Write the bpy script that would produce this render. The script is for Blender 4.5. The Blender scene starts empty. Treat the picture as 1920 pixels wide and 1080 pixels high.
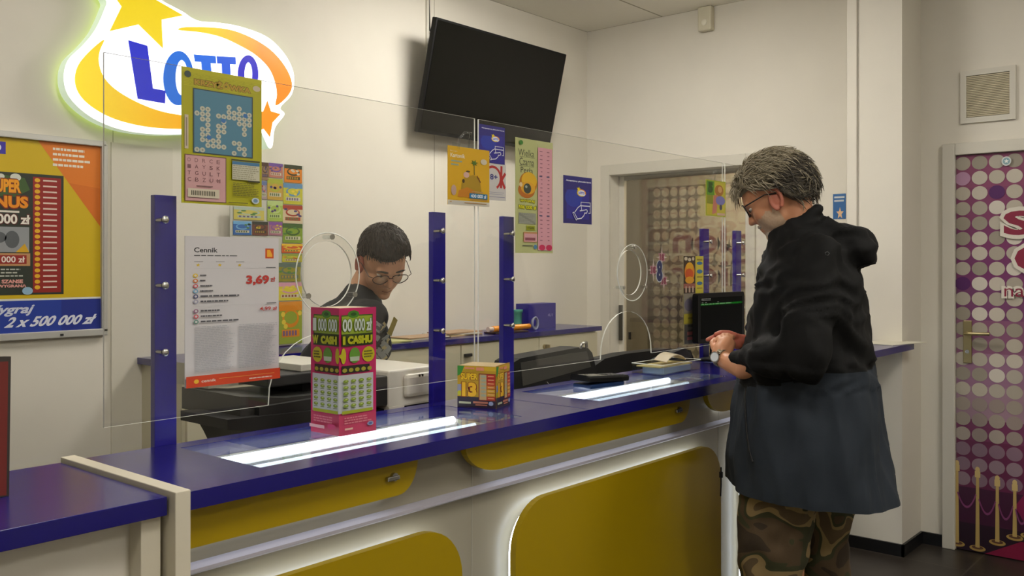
import bpy, bmesh, math, random
from mathutils import Vector, Matrix, noise
from mathutils.geometry import tessellate_polygon
from mathutils.bvhtree import BVHTree

# ------------------------------------------------------------ camera, light, exposure
SC = bpy.context.scene
COL = SC.collection
CAM_Z, FPX, HX, HY = 1.48, 1715.0, 960.0, 497.0
YAW = math.radians(40.49)
FW = (math.cos(YAW), math.sin(YAW)); RT = (math.sin(YAW), -math.cos(YAW))
cd = bpy.data.cameras.new('camera'); cam = bpy.data.objects.new('camera', cd); COL.objects.link(cam)
cam.location = (0, 0, CAM_Z); cam.rotation_euler = (math.radians(90), 0, YAW - math.radians(90))
cd.sensor_width = 36; cd.lens = FPX/1920*36; cd.shift_y = -(540-HY)/1920.0
cd.clip_start = .02; cd.clip_end = 60
SC.camera = cam
SC.view_settings.view_transform = 'Standard'; SC.view_settings.look = 'None'
SC.view_settings.gamma = 1; SC.view_settings.use_curve_mapping = False
SC.view_settings.exposure = 0.30
w = bpy.data.worlds.new('world'); SC.world = w; w.use_nodes = True
w.node_tree.nodes['Background'].inputs[0].default_value = (.9, .85, .75, 1)
w.node_tree.nodes['Background'].inputs[1].default_value = .05
LAMP_COL = (1.0, .955, .89)
LAMPS = [(3.5, 2.6, 29), (1.1, 2.2, 13), (3.4, -.4, 21), (1.0, 0.0, 19), (-.8, .2, 8), (1.2, -1.7, 22)]   # ceiling panels x, y, strength

# ------------------------------------------------------------ pixel <-> place
def ray(px, py):
    return (FW[0]*FPX + RT[0]*(px-HX), FW[1]*FPX + RT[1]*(px-HX), HY-py)
def at(px, py, X=None, Y=None, Z=None):
    d = ray(px, py)
    t = X/d[0] if X is not None else (Y/d[1] if Y is not None else (Z-CAM_Z)/d[2])
    return Vector((d[0]*t, d[1]*t, CAM_Z + d[2]*t))

# ------------------------------------------------------------ materials
def lin(c): return c/12.92 if c <= .04045 else ((c+.055)/1.055)**2.4
def rgb(h):
    h = h.lstrip('#'); return tuple(lin(int(h[i:i+2], 16)/255) for i in (0, 2, 4)) + (1,)
MATS = {}
def mat(h, rough=.5, metal=0, emit=0, coat=0, var=0.0, scale=8):
    key = (h, rough, metal, emit, coat, var)
    if key in MATS: return MATS[key]
    m = bpy.data.materials.new('m_%s' % h.strip('#')); m.use_nodes = True
    nt = m.node_tree; b = nt.nodes['Principled BSDF']
    b.inputs['Base Color'].default_value = rgb(h); b.inputs['Roughness'].default_value = rough
    b.inputs['Metallic'].default_value = metal
    if coat: b.inputs['Coat Weight'].default_value = coat
    if emit:
        b.inputs['Emission Color'].default_value = rgb(h); b.inputs['Emission Strength'].default_value = emit
    if var:
        tc = nt.nodes.new('ShaderNodeTexCoord'); n = nt.nodes.new('ShaderNodeTexNoise')
        n.inputs['Scale'].default_value = scale; n.inputs['Detail'].default_value = 4
        nt.links.new(tc.outputs['Object'], n.inputs['Vector'])
        mx = nt.nodes.new('ShaderNodeMix'); mx.data_type = 'RGBA'; mx.blend_type = 'MULTIPLY'
        mx.inputs[0].default_value = 1; mx.inputs[6].default_value = rgb(h)
        mr = nt.nodes.new('ShaderNodeMapRange'); mr.inputs[1].default_value = .3; mr.inputs[2].default_value = .7
        mr.inputs[3].default_value = 1-var; mr.inputs[4].default_value = 1
        nt.links.new(n.outputs[0], mr.inputs[0]); nt.links.new(mr.outputs[0], mx.inputs[7])
        nt.links.new(mx.outputs[2], b.inputs['Base Color'])
    MATS[key] = m; return m
def glass(name, tint=(.965, .97, .96), refl=1.0, rough=.015, ior=1.49):
    m = bpy.data.materials.new(name); m.use_nodes = True; nt = m.node_tree
    nt.nodes.remove(nt.nodes['Principled BSDF']); out = nt.nodes['Material Output']
    t = nt.nodes.new('ShaderNodeBsdfTransparent'); t.inputs[0].default_value = (*tint, 1)
    g = nt.nodes.new('ShaderNodeBsdfGlossy'); g.inputs['Roughness'].default_value = rough
    f = nt.nodes.new('ShaderNodeLayerWeight'); f.inputs[0].default_value = .5      # Schlick's law, the same on both faces of the sheet
    pw = nt.nodes.new('ShaderNodeMath'); pw.operation = 'POWER'; pw.inputs[1].default_value = 5
    r0 = ((ior-1)/(ior+1))**2
    mu = nt.nodes.new('ShaderNodeMath'); mu.operation = 'MULTIPLY_ADD'; mu.inputs[1].default_value = (1-r0)*refl; mu.inputs[2].default_value = r0*refl
    x = nt.nodes.new('ShaderNodeMixShader')
    nt.links.new(f.outputs['Facing'], pw.inputs[0]); nt.links.new(pw.outputs[0], mu.inputs[0]); nt.links.new(mu.outputs[0], x.inputs[0])
    nt.links.new(t.outputs[0], x.inputs[1]); nt.links.new(g.outputs[0], x.inputs[2])
    nt.links.new(x.outputs[0], out.inputs[0]); return m
def tiles(name, c, grout, w, h, rough, mortar=.004, off=0.0, axes='XY', bump=0.0):
    m = bpy.data.materials.new(name); m.use_nodes = True; nt = m.node_tree; b = nt.nodes['Principled BSDF']
    tc = nt.nodes.new('ShaderNodeTexCoord'); br = nt.nodes.new('ShaderNodeTexBrick')
    nt.links.new(tc.outputs['Object'], br.inputs['Vector'])
    br.offset = off; br.inputs['Color1'].default_value = rgb(c[0]); br.inputs['Color2'].default_value = rgb(c[1])
    br.inputs['Mortar'].default_value = rgb(grout); br.inputs['Scale'].default_value = 1
    br.inputs['Mortar Size'].default_value = mortar; br.inputs['Brick Width'].default_value = w; br.inputs['Row Height'].default_value = h
    n = nt.nodes.new('ShaderNodeTexNoise'); n.inputs['Scale'].default_value = 6; n.inputs['Detail'].default_value = 6
    nt.links.new(tc.outputs['Object'], n.inputs['Vector'])
    mr = nt.nodes.new('ShaderNodeMapRange'); mr.inputs[3].default_value = rough-.08; mr.inputs[4].default_value = rough+.08
    nt.links.new(n.outputs[0], mr.inputs[0]); nt.links.new(mr.outputs[0], b.inputs['Roughness'])
    nt.links.new(br.outputs[0], b.inputs['Base Color']); return m
M_WALL = mat('d8d3c6', .75, var=.04, scale=3)
M_WHITE = mat('d6d1c4', .45, var=.02)
M_CREAM = mat('cfc8b4', .45, var=.02)
M_SATIN = mat('c9c5b8', .35, var=.02)
M_BLUE = mat('140e68', .20, var=.04, scale=20); M_BLUE.node_tree.nodes['Principled BSDF'].inputs['IOR'].default_value = 1.6
M_POST = mat('1e1784', .3, coat=.2, var=.03)
M_YEL = mat('a08604', .3, var=.02)
M_BLACK = mat('0a0a0a', .55, var=.05); M_BLACK.node_tree.nodes['Principled BSDF'].inputs['Specular IOR Level'].default_value = .25
M_DARK = mat('1f1f1d', .55, var=.05)
M_STEEL = mat('b8b8b4', .25, 1)
M_BRASS = mat('a89b72', .35, 1)
M_LED = mat('e4f0ff', .5, emit=7)
M_LEDS = mat('dfeaff', .5, emit=4.5)
M_TUBE = mat('f2f7ff', .5, emit=4.5)
G_PLEX = glass('clear_plexiglass', (.975, .975, .965), 1.0)
G_CLEAR = glass('clear_acrylic', (.93, .95, .95), 1.3, .03)
G_TOP = glass('display_glass', (.9, .93, .95), .9, .01)
G_DOOR = glass('door_glass', (.80, .78, .72), 1.5, .01)
M_EDGE = mat('e6e8e0', .3)

# ------------------------------------------------------------ mesh builder
class MB:
    def __init__(s): s.v = []; s.f = []; s.m = []; s.sm = []; s.mats = []
    def mi(s, m):
        if m not in s.mats: s.mats.append(m)
        return s.mats.index(m)
    def add(s, vs, fs, m, smooth=False):
        o = len(s.v); s.v += [tuple(p) for p in vs]; k = s.mi(m)
        for f in fs: s.f.append([o+i for i in f]); s.m.append(k); s.sm.append(smooth)
    def box(s, x0, x1, y0, y1, z0, z1, m, bev=0, M=None):
        if bev > 0:
            bm = bmesh.new(); bmesh.ops.create_cube(bm, size=1)
            for v in bm.verts: v.co = Vector((x0+(v.co.x+.5)*(x1-x0), y0+(v.co.y+.5)*(y1-y0), z0+(v.co.z+.5)*(z1-z0)))
            bmesh.ops.bevel(bm, geom=bm.edges[:], offset=bev, segments=2, affect='EDGES', profile=.5)
            bm.verts.index_update(); vs = [v.co.copy() for v in bm.verts]; fs = [[v.index for v in f.verts] for f in bm.faces]; bm.free()
        else:
            vs = [Vector((x, y, z)) for x in (x0, x1) for y in (y0, y1) for z in (z0, z1)]
            fs = [(0, 1, 3, 2), (4, 6, 7, 5), (0, 4, 5, 1), (2, 3, 7, 6), (0, 2, 6, 4), (1, 5, 7, 3)]
        if M is not None: vs = [M @ v for v in vs]
        s.add(vs, fs, m)
    def tube(s, pts, r, m, n=8, caps=True, smooth=True, closed=False):
        pts = [Vector(p) for p in pts]; N = len(pts)
        rs = r if isinstance(r, (list, tuple)) else [r]*N
        rings = []; up = None
        for i, p in enumerate(pts):
            a = pts[(i-1) % N] if (i > 0 or closed) else p; b = pts[(i+1) % N] if (i < N-1 or closed) else p
            t = (b-a).normalized()
            if up is None: up = t.orthogonal().normalized()
            up = (up - t*up.dot(t)); up = up.normalized() if up.length > 1e-6 else t.orthogonal().normalized()
            w_ = t.cross(up)
            rings.append([p + (up*math.cos(2*math.pi*k/n) + w_*math.sin(2*math.pi*k/n))*rs[i] for k in range(n)])
        vs = [q for R in rings for q in R]; fs = []
        for i in range(N if closed else N-1):
            j = (i+1) % N
            for k in range(n): fs.append((i*n+k, i*n+(k+1) % n, j*n+(k+1) % n, j*n+k))
        s.add(vs, fs, m, smooth)
        if caps and not closed:
            s.add(rings[0], [list(range(n))[::-1]], m); s.add(rings[-1], [list(range(n))], m)
    def cyl(s, p0, p1, r, m, n=20, r1=None): s.tube([p0, p1], [r, r if r1 is None else r1], m, n)
    def ell(s, c, r, m, R=None, nu=20, nv=12, smooth=True):
        vs = []; fs = []
        for i in range(nv+1):
            th = math.pi*i/nv
            for k in range(nu):
                a = 2*math.pi*k/nu
                p = Vector((r[0]*math.sin(th)*math.cos(a), r[1]*math.sin(th)*math.sin(a), r[2]*math.cos(th)))
                if R is not None: p = R @ p
                vs.append(Vector(c)+p)
        for i in range(nv):
            for k in range(nu): fs.append((i*nu+k, (i+1)*nu+k, (i+1)*nu+(k+1) % nu, i*nu+(k+1) % nu))
        s.add(vs, fs, m, smooth)
    def loft(s, rings, m, caps=True, smooth=True):
        n = len(rings[0]); vs = [p for R in rings for p in R]; fs = []
        for i in range(len(rings)-1):
            for k in range(n): fs.append((i*n+k, i*n+(k+1) % n, (i+1)*n+(k+1) % n, (i+1)*n+k))
        s.add(vs, fs, m, smooth)
        if caps: s.add(rings[0], [list(range(n))[::-1]], m); s.add(rings[-1], [list(range(n))], m)
    def plate(s, loops, d0, d1, m, f3, side=None, flipside=None):
        """loops: outer then holes, 2-D; f3(u, v, d) -> 3-D point; front at d0, back at d1"""
        tri = tessellate_polygon([[Vector((a, b, 0)) for a, b in L] for L in loops])
        flat = [p for L in loops for p in L]
        s.add([f3(a, b, d0) for a, b in flat], [list(t) for t in tri], m)
        s.add([f3(a, b, d1) for a, b in flat], [list(t)[::-1] for t in tri], m if flipside is None else flipside)
        for L in loops:
            n = len(L)
            s.add([f3(a, b, d0) for a, b in L] + [f3(a, b, d1) for a, b in L], [(i, (i+1) % n, n+(i+1) % n, n+i) for i in range(n)], side or m)
    def build(s, name, parent=None, label=None, cat=None, group=None, kind=None, origin=None, fix=True):
        me = bpy.data.meshes.new(name)
        if origin is None:
            xs = [v[0] for v in s.v]; ys = [v[1] for v in s.v]; zs = [v[2] for v in s.v]
            origin = ((min(xs)+max(xs))/2, (min(ys)+max(ys))/2, min(zs))
        o_ = Vector(origin)
        me.from_pydata([Vector(v)-o_ for v in s.v], [], s.f)
        for m in s.mats: me.materials.append(m)
        me.polygons.foreach_set('material_index', s.m); me.polygons.foreach_set('use_smooth', s.sm)
        if fix:
            bm = bmesh.new(); bm.from_mesh(me); bmesh.ops.recalc_face_normals(bm, faces=bm.faces[:]); bm.to_mesh(me); bm.free()
        me.update(); ob = bpy.data.objects.new(name, me); COL.objects.link(ob); ob.location = o_
        if parent is not None:
            ob.parent = parent
            q = parent; L = o_.copy()
            while q is not None: L -= q.location; q = q.parent
            ob.location = L
        tag(ob, label, cat, group, kind); return ob
def tag(o, label=None, cat=None, group=None, kind=None):
    if label: o['label'] = label
    if cat: o['category'] = cat
    if group: o['group'] = group
    if kind: o['kind'] = kind
    return o
def thing(name, label, cat, loc=(0, 0, 0), group=None):
    o = bpy.data.objects.new(name, None); COL.objects.link(o); o.location = loc; o.empty_display_size = .05
    return tag(o, label, cat, group)
def fY(y0=0): return lambda u, v, d: Vector((u, y0+d, v))
def fX(x0=0): return lambda u, v, d: Vector((x0+d, u, v))
def fZ(z0=0): return lambda u, v, d: Vector((u, v, z0-d))
def rrect(x0, x1, z0, z1, r, n=8, corners=(1, 1, 1, 1)):
    """corners: bl, br, tr, tl"""
    P = []
    for k, (cx, cz, a0) in enumerate(((x0, z0, 180), (x1, z0, 270), (x1, z1, 0), (x0, z1, 90))):
        if not corners[k]: P.append((cx, cz)); continue
        ox = cx + (r if cx == x0 else -r); oz = cz + (r if cz == z0 else -r)
        for i in range(n+1):
            a = math.radians(a0 + 90*i/n); P.append((ox+r*math.cos(a), oz+r*math.sin(a)))
    return P
def circ(cx, cz, rx, rz=None, n=32): return [(cx+rx*math.cos(2*math.pi*i/n), cz+(rz or rx)*math.sin(2*math.pi*i/n)) for i in range(n)]

# ------------------------------------------------------------ printed sheets: paper with flat printed shapes
TXT = {}
def text_mesh(s_, bold):
    k = (s_, bold)
    if k in TXT: return TXT[k]
    c = bpy.data.curves.new('t', 'FONT'); c.body = s_; c.size = 1; c.offset = bold; c.resolution_u = 3
    o = bpy.data.objects.new('t', c); COL.objects.link(o)
    me = bpy.data.meshes.new_from_object(o.evaluated_get(bpy.context.evaluated_depsgraph_get()))
    vs = [(v.co.x, v.co.y) for v in me.vertices]; fs = [list(p.vertices) for p in me.polygons]
    bpy.data.objects.remove(o); bpy.data.meshes.remove(me); bpy.data.curves.remove(c)
    x0 = min(v[0] for v in vs); x1 = max(v[0] for v in vs); y0 = min(v[1] for v in vs); y1 = max(v[1] for v in vs)
    vs = [((a-x0)/(x1-x0), (b-y0)/(y1-y0)) for a, b in vs]
    TXT[k] = (vs, fs); return TXT[k]
def pm(h, e=0): return mat(h, .42, emit=e)
class Sheet:
    """P(u, v, d): u, v in 0..1 from the top-left corner, d metres out of the paper"""
    def __init__(s, P, mb=None, emit=0): s.P = P; s.mb = mb or MB(); s.k = 1; s.e = emit
    def _d(s): s.k += 1; return .00012*s.k
    def add(s, pts, fs, c): d = s._d(); s.mb.add([s.P(a, b, d) for a, b in pts], fs, pm(c, s.e) if isinstance(c, str) else c)
    def poly(s, pts, c):
        tri = tessellate_polygon([[Vector((a, b, 0)) for a, b in pts]]); s.add(pts, [list(t) for t in tri], c)
    def rect(s, a, b, c_, d_, c): s.add([(a, b), (c_, b), (c_, d_), (a, d_)], [(0, 1, 2, 3)], c)
    def rects(s, L, c):
        pts = []; fs = []
        for a, b, c_, d_ in L:
            o = len(pts); pts += [(a, b), (c_, b), (c_, d_), (a, d_)]; fs.append((o, o+1, o+2, o+3))
        s.add(pts, fs, c)
    def ells(s, L, c, n=18):
        pts = []; fs = []
        for cu, cv, ru, rv in L:
            o = len(pts); pts += [(cu+ru*math.cos(2*math.pi*i/n), cv+rv*math.sin(2*math.pi*i/n)) for i in range(n)]; fs.append(list(range(o, o+n)))
        s.add(pts, fs, c)
    def ell(s, cu, cv, ru, rv, c, n=28): s.ells([(cu, cv, ru, rv)], c, n)
    def ring(s, cu, cv, ru, rv, w_, c, a0=0, a1=360, n=32, taper=0):
        pts = []; fs = []
        for i in range(n+1):
            a = math.radians(a0+(a1-a0)*i/n); q = w_*(1-taper*abs(2*i/n-1))
            pts += [(cu+ru*math.cos(a), cv+rv*math.sin(a)), (cu+ru*(1-q)*math.cos(a), cv+rv*(1-q)*math.sin(a))]
        for i in range(n): fs.append((2*i, 2*i+1, 2*i+3, 2*i+2))
        s.add(pts, fs, c)
    def star(s, cu, cv, ru, rv, c, rot=0, n=5, inner=.42):
        pts = []
        for i in range(2*n):
            k = 1 if i % 2 == 0 else inner; a = math.radians(rot-90+180*i/n); pts.append((cu+ru*k*math.cos(a), cv+rv*k*math.sin(a)))
        s.poly(pts, c)
    def text(s, t, a, b, c_, d_, c, bold=.0, sl=0.0, skew=0.0):
        vs, fs = text_mesh(t, bold)
        s.add([(a+(c_-a)*x + sl*(y-.5), d_+(b-d_)*y + skew*x) for x, y in vs], fs, c)
    def line(s, a, b, c_, d_, w_, c):
        L = math.hypot(c_-a, d_-b) or 1; nx = -(d_-b)/L*w_/2; ny = (c_-a)/L*w_/2
        s.add([(a+nx, b+ny), (c_+nx, d_+ny), (c_-nx, d_-ny), (a-nx, b-ny)], [(0, 1, 2, 3)], c)
    def pline(s, pts, w_, c):
        for p, q in zip(pts, pts[1:]): s.line(*p, *q, w_, c)
    def body(s, a, b, c_, d_, n, c, seed=1, fill=.5):
        rn = random.Random(seed); h = (d_-b)/n; L = []
        for i in range(n):
            y = b+i*h; x = a; e = a+(c_-a)*rn.uniform(.75, 1)
            while x < e:
                w_ = (c_-a)*rn.uniform(.05, .16); L.append((x, y, min(x+w_, e), y+h*fill)); x += w_+(c_-a)*.02
        s.rects(L, c)
def paper(name, label, cat, pl, pr, pt, pb, base, Y=None, X=None, thick=.0012, parent=None, group=None, curl=0.0, back=None):
    """flat printed sheet on a wall plane: left px, right px, top and bottom py at its left edge"""
    A = at(pl, pt, X=X, Y=Y); Bm = at(pl, pb, X=X, Y=Y); C = at(pr, pt, X=X, Y=Y)
    ev = Vector((0, 0, Bm.z-A.z)); eu = Vector((C.x-A.x, C.y-A.y, 0)); nn = eu.normalized().cross(Vector((0, 0, -1))).normalized()
    if Y is not None and nn.y > 0: nn = -nn
    if X is not None and nn.x > 0: nn = -nn
    O = A+nn*(.0 if curl == 0 else .001)
    def P(u, v, d): return O + eu*u + ev*v + nn*(d + thick + curl*(v-.5)**2*4*(1 if v > .5 else .35))
    mb = MB(); bm_ = pm(base)
    n = 1 if curl == 0 else 8
    for i in range(n):
        v0, v1 = i/n, (i+1)/n
        q = [P(0, v0, 0), P(1, v0, 0), P(1, v1, 0), P(0, v1, 0)]; r = [P(0, v0, -thick), P(1, v0, -thick), P(1, v1, -thick), P(0, v1, -thick)]
        mb.add(q+r, [(0, 1, 2, 3), (7, 6, 5, 4), (0, 4, 5, 1), (1, 5, 6, 2), (2, 6, 7, 3), (3, 7, 4, 0)], bm_)
    g = Sheet(P, mb)
    def done():
        return mb.build(name, parent, label, cat, group, origin=O+eu*.5+ev, fix=False)
    g.done = done; return g
# ------------------------------------------------------------ room shell
XR, YB, ZC = 5.13, 3.70, 3.085
XL, YF = -1.9, -2.7
YW0, YW1, ZW = 2.513, 3.504, 2.085      # glazed opening in the right wall
YD0, YD1, ZD = .42, 1.335, 2.05         # printed door
def S(mb, name, **k): return mb.build(name, kind='structure', **k)
mb = MB(); mb.box(XL, 7.6, YF, 5.2, -.06, 0, tiles('floor_tiles', ('332d27', '302a25'), '4a443c', .6, .6, .38)); S(mb, 'floor', origin=(0, 0, 0))
mb = MB(); mb.box(XL, XR, YF, YB, ZC, ZC+.1, tiles('ceiling_tiles', ('f0ece0', 'ede9dc'), 'a8a28f', 1.2, .6, .85, .006)); S(mb, 'ceiling', origin=(.33, .1, ZC))
mb = MB(); mb.box(XL-.1, XR+.15, YB, YB+.15, 0, ZC, M_WALL)
for x, z0, z1 in ((1.80, 0, ZC), (2.221, 0, 1.2), (3.655, 0, ZC)): mb.box(x-.0016, x+.0016, YB-.0012, YB, z0, z1, mat('a8a394', .7))
S(mb, 'wall_back')
mb = MB()
mb.box(XR, XR+.15, YW1, YB, 0, ZC, M_WALL); mb.box(XR, XR+.15, YW0, YW1, ZW, ZC, M_WALL)
mb.box(XR, XR+.15, YD1, YW0, 0, ZC, M_WALL); mb.box(XR, XR+.15, YD0, YD1, ZD, ZC, M_WALL); mb.box(XR, XR+.15, YF, YD0, 0, ZC, M_WALL)
S(mb, 'wall_right')
mb = MB(); mb.box(4.82, XR, 1.51, 1.785, 0, ZC, M_WALL); S(mb, 'wall_column')
mb = MB(); mb.box(XL-.15, XL, YF, YB, 0, ZC, M_WALL); S(mb, 'wall_left')
mb = MB(); mb.box(XL-.15, XR+.15, YF-.15, YF, 0, ZC, M_WALL); S(mb, 'wall_front')
mb = MB(); k = mat('101012', .35)
mb.box(4.808, 4.82, 1.498, 1.785, 0, .062, k); mb.box(4.808, XR, 1.498, 1.51, 0, .062, k); mb.box(XR-.012, XR, 1.402, 1.498, 0, .062, k)
S(mb, 'baseboard_right')
mb = MB(); mb.box(1.79, 2.06, YB-.008, YB, 0, 1.985, mat('cfcabc', .6)); S(mb, 'shadow_outline_panel')  # raised panel standing in for a shadow outline beside the poster frame
mb = MB(); mb.box(4.806, 4.82, 1.735, 1.785, 1.15, ZC, M_WALL, .002); S(mb, 'added_shade_strip')  # strip added so its edge throws a shadow line down the column
# door frame and door with the printed film
mb = MB(); mb.box(XR-.03, XR, YD1, YD1+.062, 0, ZD+.062, M_SATIN, .004); mb.box(XR-.03, XR, YD0-.062, YD0, 0, ZD+.062, M_SATIN, .004)
mb.box(XR-.03, XR, YD0, YD1, ZD, ZD+.062, M_SATIN, .004); S(mb, 'trim_2')
mb = MB()
mb.box(XR-.004, XR+.04, YD0+.002, YD1-.002, .006, ZD-.002, mat('6b2148', .35))
def PD(u, v, d): return Vector((XR-.004-d, YD1-.002-u*(YD1-YD0-.004), ZD-.002-v*(ZD-.008)))
g = Sheet(PD, mb); rn = random.Random(5)
for i, c in enumerate(('7d3a5c', '75335a', '6e2a5a', '6a2a5c', '6a3560', '7a4a68', '86607a', '8f7080', '6a2850', '4a0f38', '300a26', '2a0822')):
    g.rect(0, i/12, 1, (i+1)/12, c)
dots = {}
for r in range(22):
    for q in range(11):
        u = .034 + q*.088; v = .021+r*.038
        c = rn.choice(['b4ac9e', 'a9a192', '8d8577', 'bfb8ac', '9c9486', 'a39b8e'])
        if v > .62: c = rn.choice(['93887c', '8b7d76', '9b9086'])
        if v > .72: c = rn.choice(['86707a', '7c6270'])
        if (r, q) == (1, 0): c = 'a9809c'
        if (r, q) in ((2, 2), (8, 0), (5, 9), (11, 6)): c = '4a1255'
        dots.setdefault(c, []).append((u, v, .041, .0172))
g.rect(0, .72, 1, .84, '5e1840'); g.rect(.0, .84, 1, .93, '3c0c2e'); g.rect(0, .93, 1, 1, '22081c')
for c, L in dots.items(): g.ells([q for q in L if q[0] < .97], c, 22)
g.poly([(.15, 1), (.33, .955), (1, .93), (1, 1)], '7c0f38'); g.poly([(.3, .87), (.4, .80), (1, .80), (1, .95), (.4, .95)], '7a1244')
for u, b0, b1 in ((.004, .80, .985), (.112, .81, .988), (.213, .825, .965), (.30, .83, .945), (.37, .84, .935)):
    w_ = .011; g.poly([(u-w_*.7, b0), (u+w_*.7, b0), (u+w_, b1), (u-w_, b1)], 'b59a5c'); g.rect(u-w_*1.3, b0-.014, u+w_*1.3, b0+.002, 'c4ab70'); g.ell(u, b0-.018, .012, .007, 'c4ab70')
    g.ell(u, b1+.002, .042, .0075, 'a88a4a'); g.ell(u, b1, .030, .0045, '5a3a2a'); g.rect(u-w_, b1-.01, u+w_, b1, 'b59a5c')
for a, b_, y in ((.008, .105, .855), (.12, .205, .865), (.22, .292, .87), (.305, .365, .875)):
    n = 10; g.pline([(a+(b_-a)*i/n, y+.035*(1-(2*i/n-1)**2)) for i in range(n+1)], .006, '7c3a68')
# lettering, cropped by the right edge of the picture
g.text('Salon', .225, .135, .95, .215, 'c9c3b6', .09); g.text('Salon', .245, .145, .93, .205, '7c1836', .04)
g.text('Gier', .28, .218, .90, .305, 'c9c3b6', .09); g.text('Gier', .30, .227, .88, .296, '7c1836', .04)
g.text('na automatach', .235, .318, .93, .362, 'c9c3b6', .08); g.text('na automatach', .25, .325, .92, .356, '7c1836', .0)
# keep what lies on the leaf only
cut = [i for i, f in enumerate(mb.f) if all(mb.v[j][1] > YD0 for j in f)]
mb.f = [mb.f[i] for i in cut]; mb.m = [mb.m[i] for i in cut]; mb.sm = [mb.sm[i] for i in cut]
g.ell(.26, .022, .024, .0115, 'c8ccca'); g.ell(.26, .022, .018, .0085, '7fa0a8'); g.star(.26, .022, .013, .006, 'e2e4e0')
door2 = mb.build('door_2', kind='structure', fix=False)
mb = MB(); h0 = at(1815, 637, X=XR)
mb.box(XR-.014, XR-.004, h0.y-.02, h0.y+.02, h0.z-.12, h0.z+.10, M_BRASS, .003)
mb.tube([(XR-.01, h0.y, h0.z+.035), (XR-.055, h0.y, h0.z+.035), (XR-.06, h0.y-.02, h0.z+.035), (XR-.058, h0.y-.115, h0.z+.038)], .009, M_BRASS)
mb.cyl((XR-.018, h0.y, h0.z-.06), (XR-.01, h0.y, h0.z-.06), .01, M_STEEL)
mb.build('door_handle', door2, 'brushed lever handle with long plate')
# glazed door in the right wall, room beyond it
mb = MB()
mb.box(XR-.02, XR, YW1, YW1+.07, 0, ZW+.07, M_SATIN, .003); mb.box(XR-.02, XR, YW0-.06, YW0, 0, ZW+.07, M_SATIN, .003)
mb.box(XR-.02, XR, YW0, YW1, ZW, ZW+.07, M_SATIN, .003); S(mb, 'trim_3')
mb = MB()
mb.box(XR+.10, XR+.118, YW0+.003, YW1-.003, .0, ZW-.002, G_DOOR)
mb.box(XR+.094, XR+.124, YW1-.045, YW1-.004, .0, ZW-.003, M_SATIN); mb.box(XR+.094, XR+.124, YW0+.004, YW1-.045, ZW-.03, ZW-.003, mat('8e897c', .4))
hz = at(1181, 628, X=XR+.09)
mb.box(XR+.085, XR+.094, hz.y-.008, hz.y+.008, hz.z-.03, hz.z+.02, mat('1c1a16', .4))
hz = at(1165, 605, X=XR+.085); mb.box(XR+.07, XR+.094, hz.y-.005, hz.y+.012, hz.z-.12, hz.z+.12, mat('3a382f', .4))
S(mb, 'door_1')
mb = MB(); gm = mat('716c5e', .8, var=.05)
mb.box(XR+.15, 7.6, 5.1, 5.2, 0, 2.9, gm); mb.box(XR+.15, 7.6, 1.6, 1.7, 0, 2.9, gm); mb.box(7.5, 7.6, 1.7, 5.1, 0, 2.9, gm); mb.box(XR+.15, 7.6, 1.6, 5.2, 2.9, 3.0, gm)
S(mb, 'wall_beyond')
mb = MB(); mb.box(6.3, 6.9, 2.7, 3.7, 2.86, 2.9, mat('fff0dc', .5, emit=58)); tag(mb.build('ceiling_light'), 'added fill light brightening the dim room behind glazed door', 'ceiling light')  # unseen lamp added to brighten the room beyond the glass
# painted reflection of a dotted print with lettering, set on that room's far wall
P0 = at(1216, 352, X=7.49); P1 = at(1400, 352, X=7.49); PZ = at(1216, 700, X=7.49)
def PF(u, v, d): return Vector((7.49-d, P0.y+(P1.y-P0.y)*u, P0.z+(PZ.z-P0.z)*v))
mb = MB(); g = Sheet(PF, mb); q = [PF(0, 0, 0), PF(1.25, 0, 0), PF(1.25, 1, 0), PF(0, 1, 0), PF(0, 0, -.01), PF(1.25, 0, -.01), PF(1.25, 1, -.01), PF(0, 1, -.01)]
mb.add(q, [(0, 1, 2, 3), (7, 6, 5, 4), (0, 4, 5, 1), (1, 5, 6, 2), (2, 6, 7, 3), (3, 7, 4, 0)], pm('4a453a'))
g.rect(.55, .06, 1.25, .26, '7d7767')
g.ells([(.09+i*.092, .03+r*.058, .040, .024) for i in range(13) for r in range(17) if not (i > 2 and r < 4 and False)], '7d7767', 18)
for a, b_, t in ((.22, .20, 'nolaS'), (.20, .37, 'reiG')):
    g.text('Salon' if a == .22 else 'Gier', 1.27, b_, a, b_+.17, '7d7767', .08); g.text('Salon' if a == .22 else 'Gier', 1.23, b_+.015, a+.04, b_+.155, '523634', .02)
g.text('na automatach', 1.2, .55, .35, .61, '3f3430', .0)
mb.build('painted_reflection', None, 'painted reflection of dots and mirrored brown lettering behind the glazed door', 'poster', fix=False)
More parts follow.
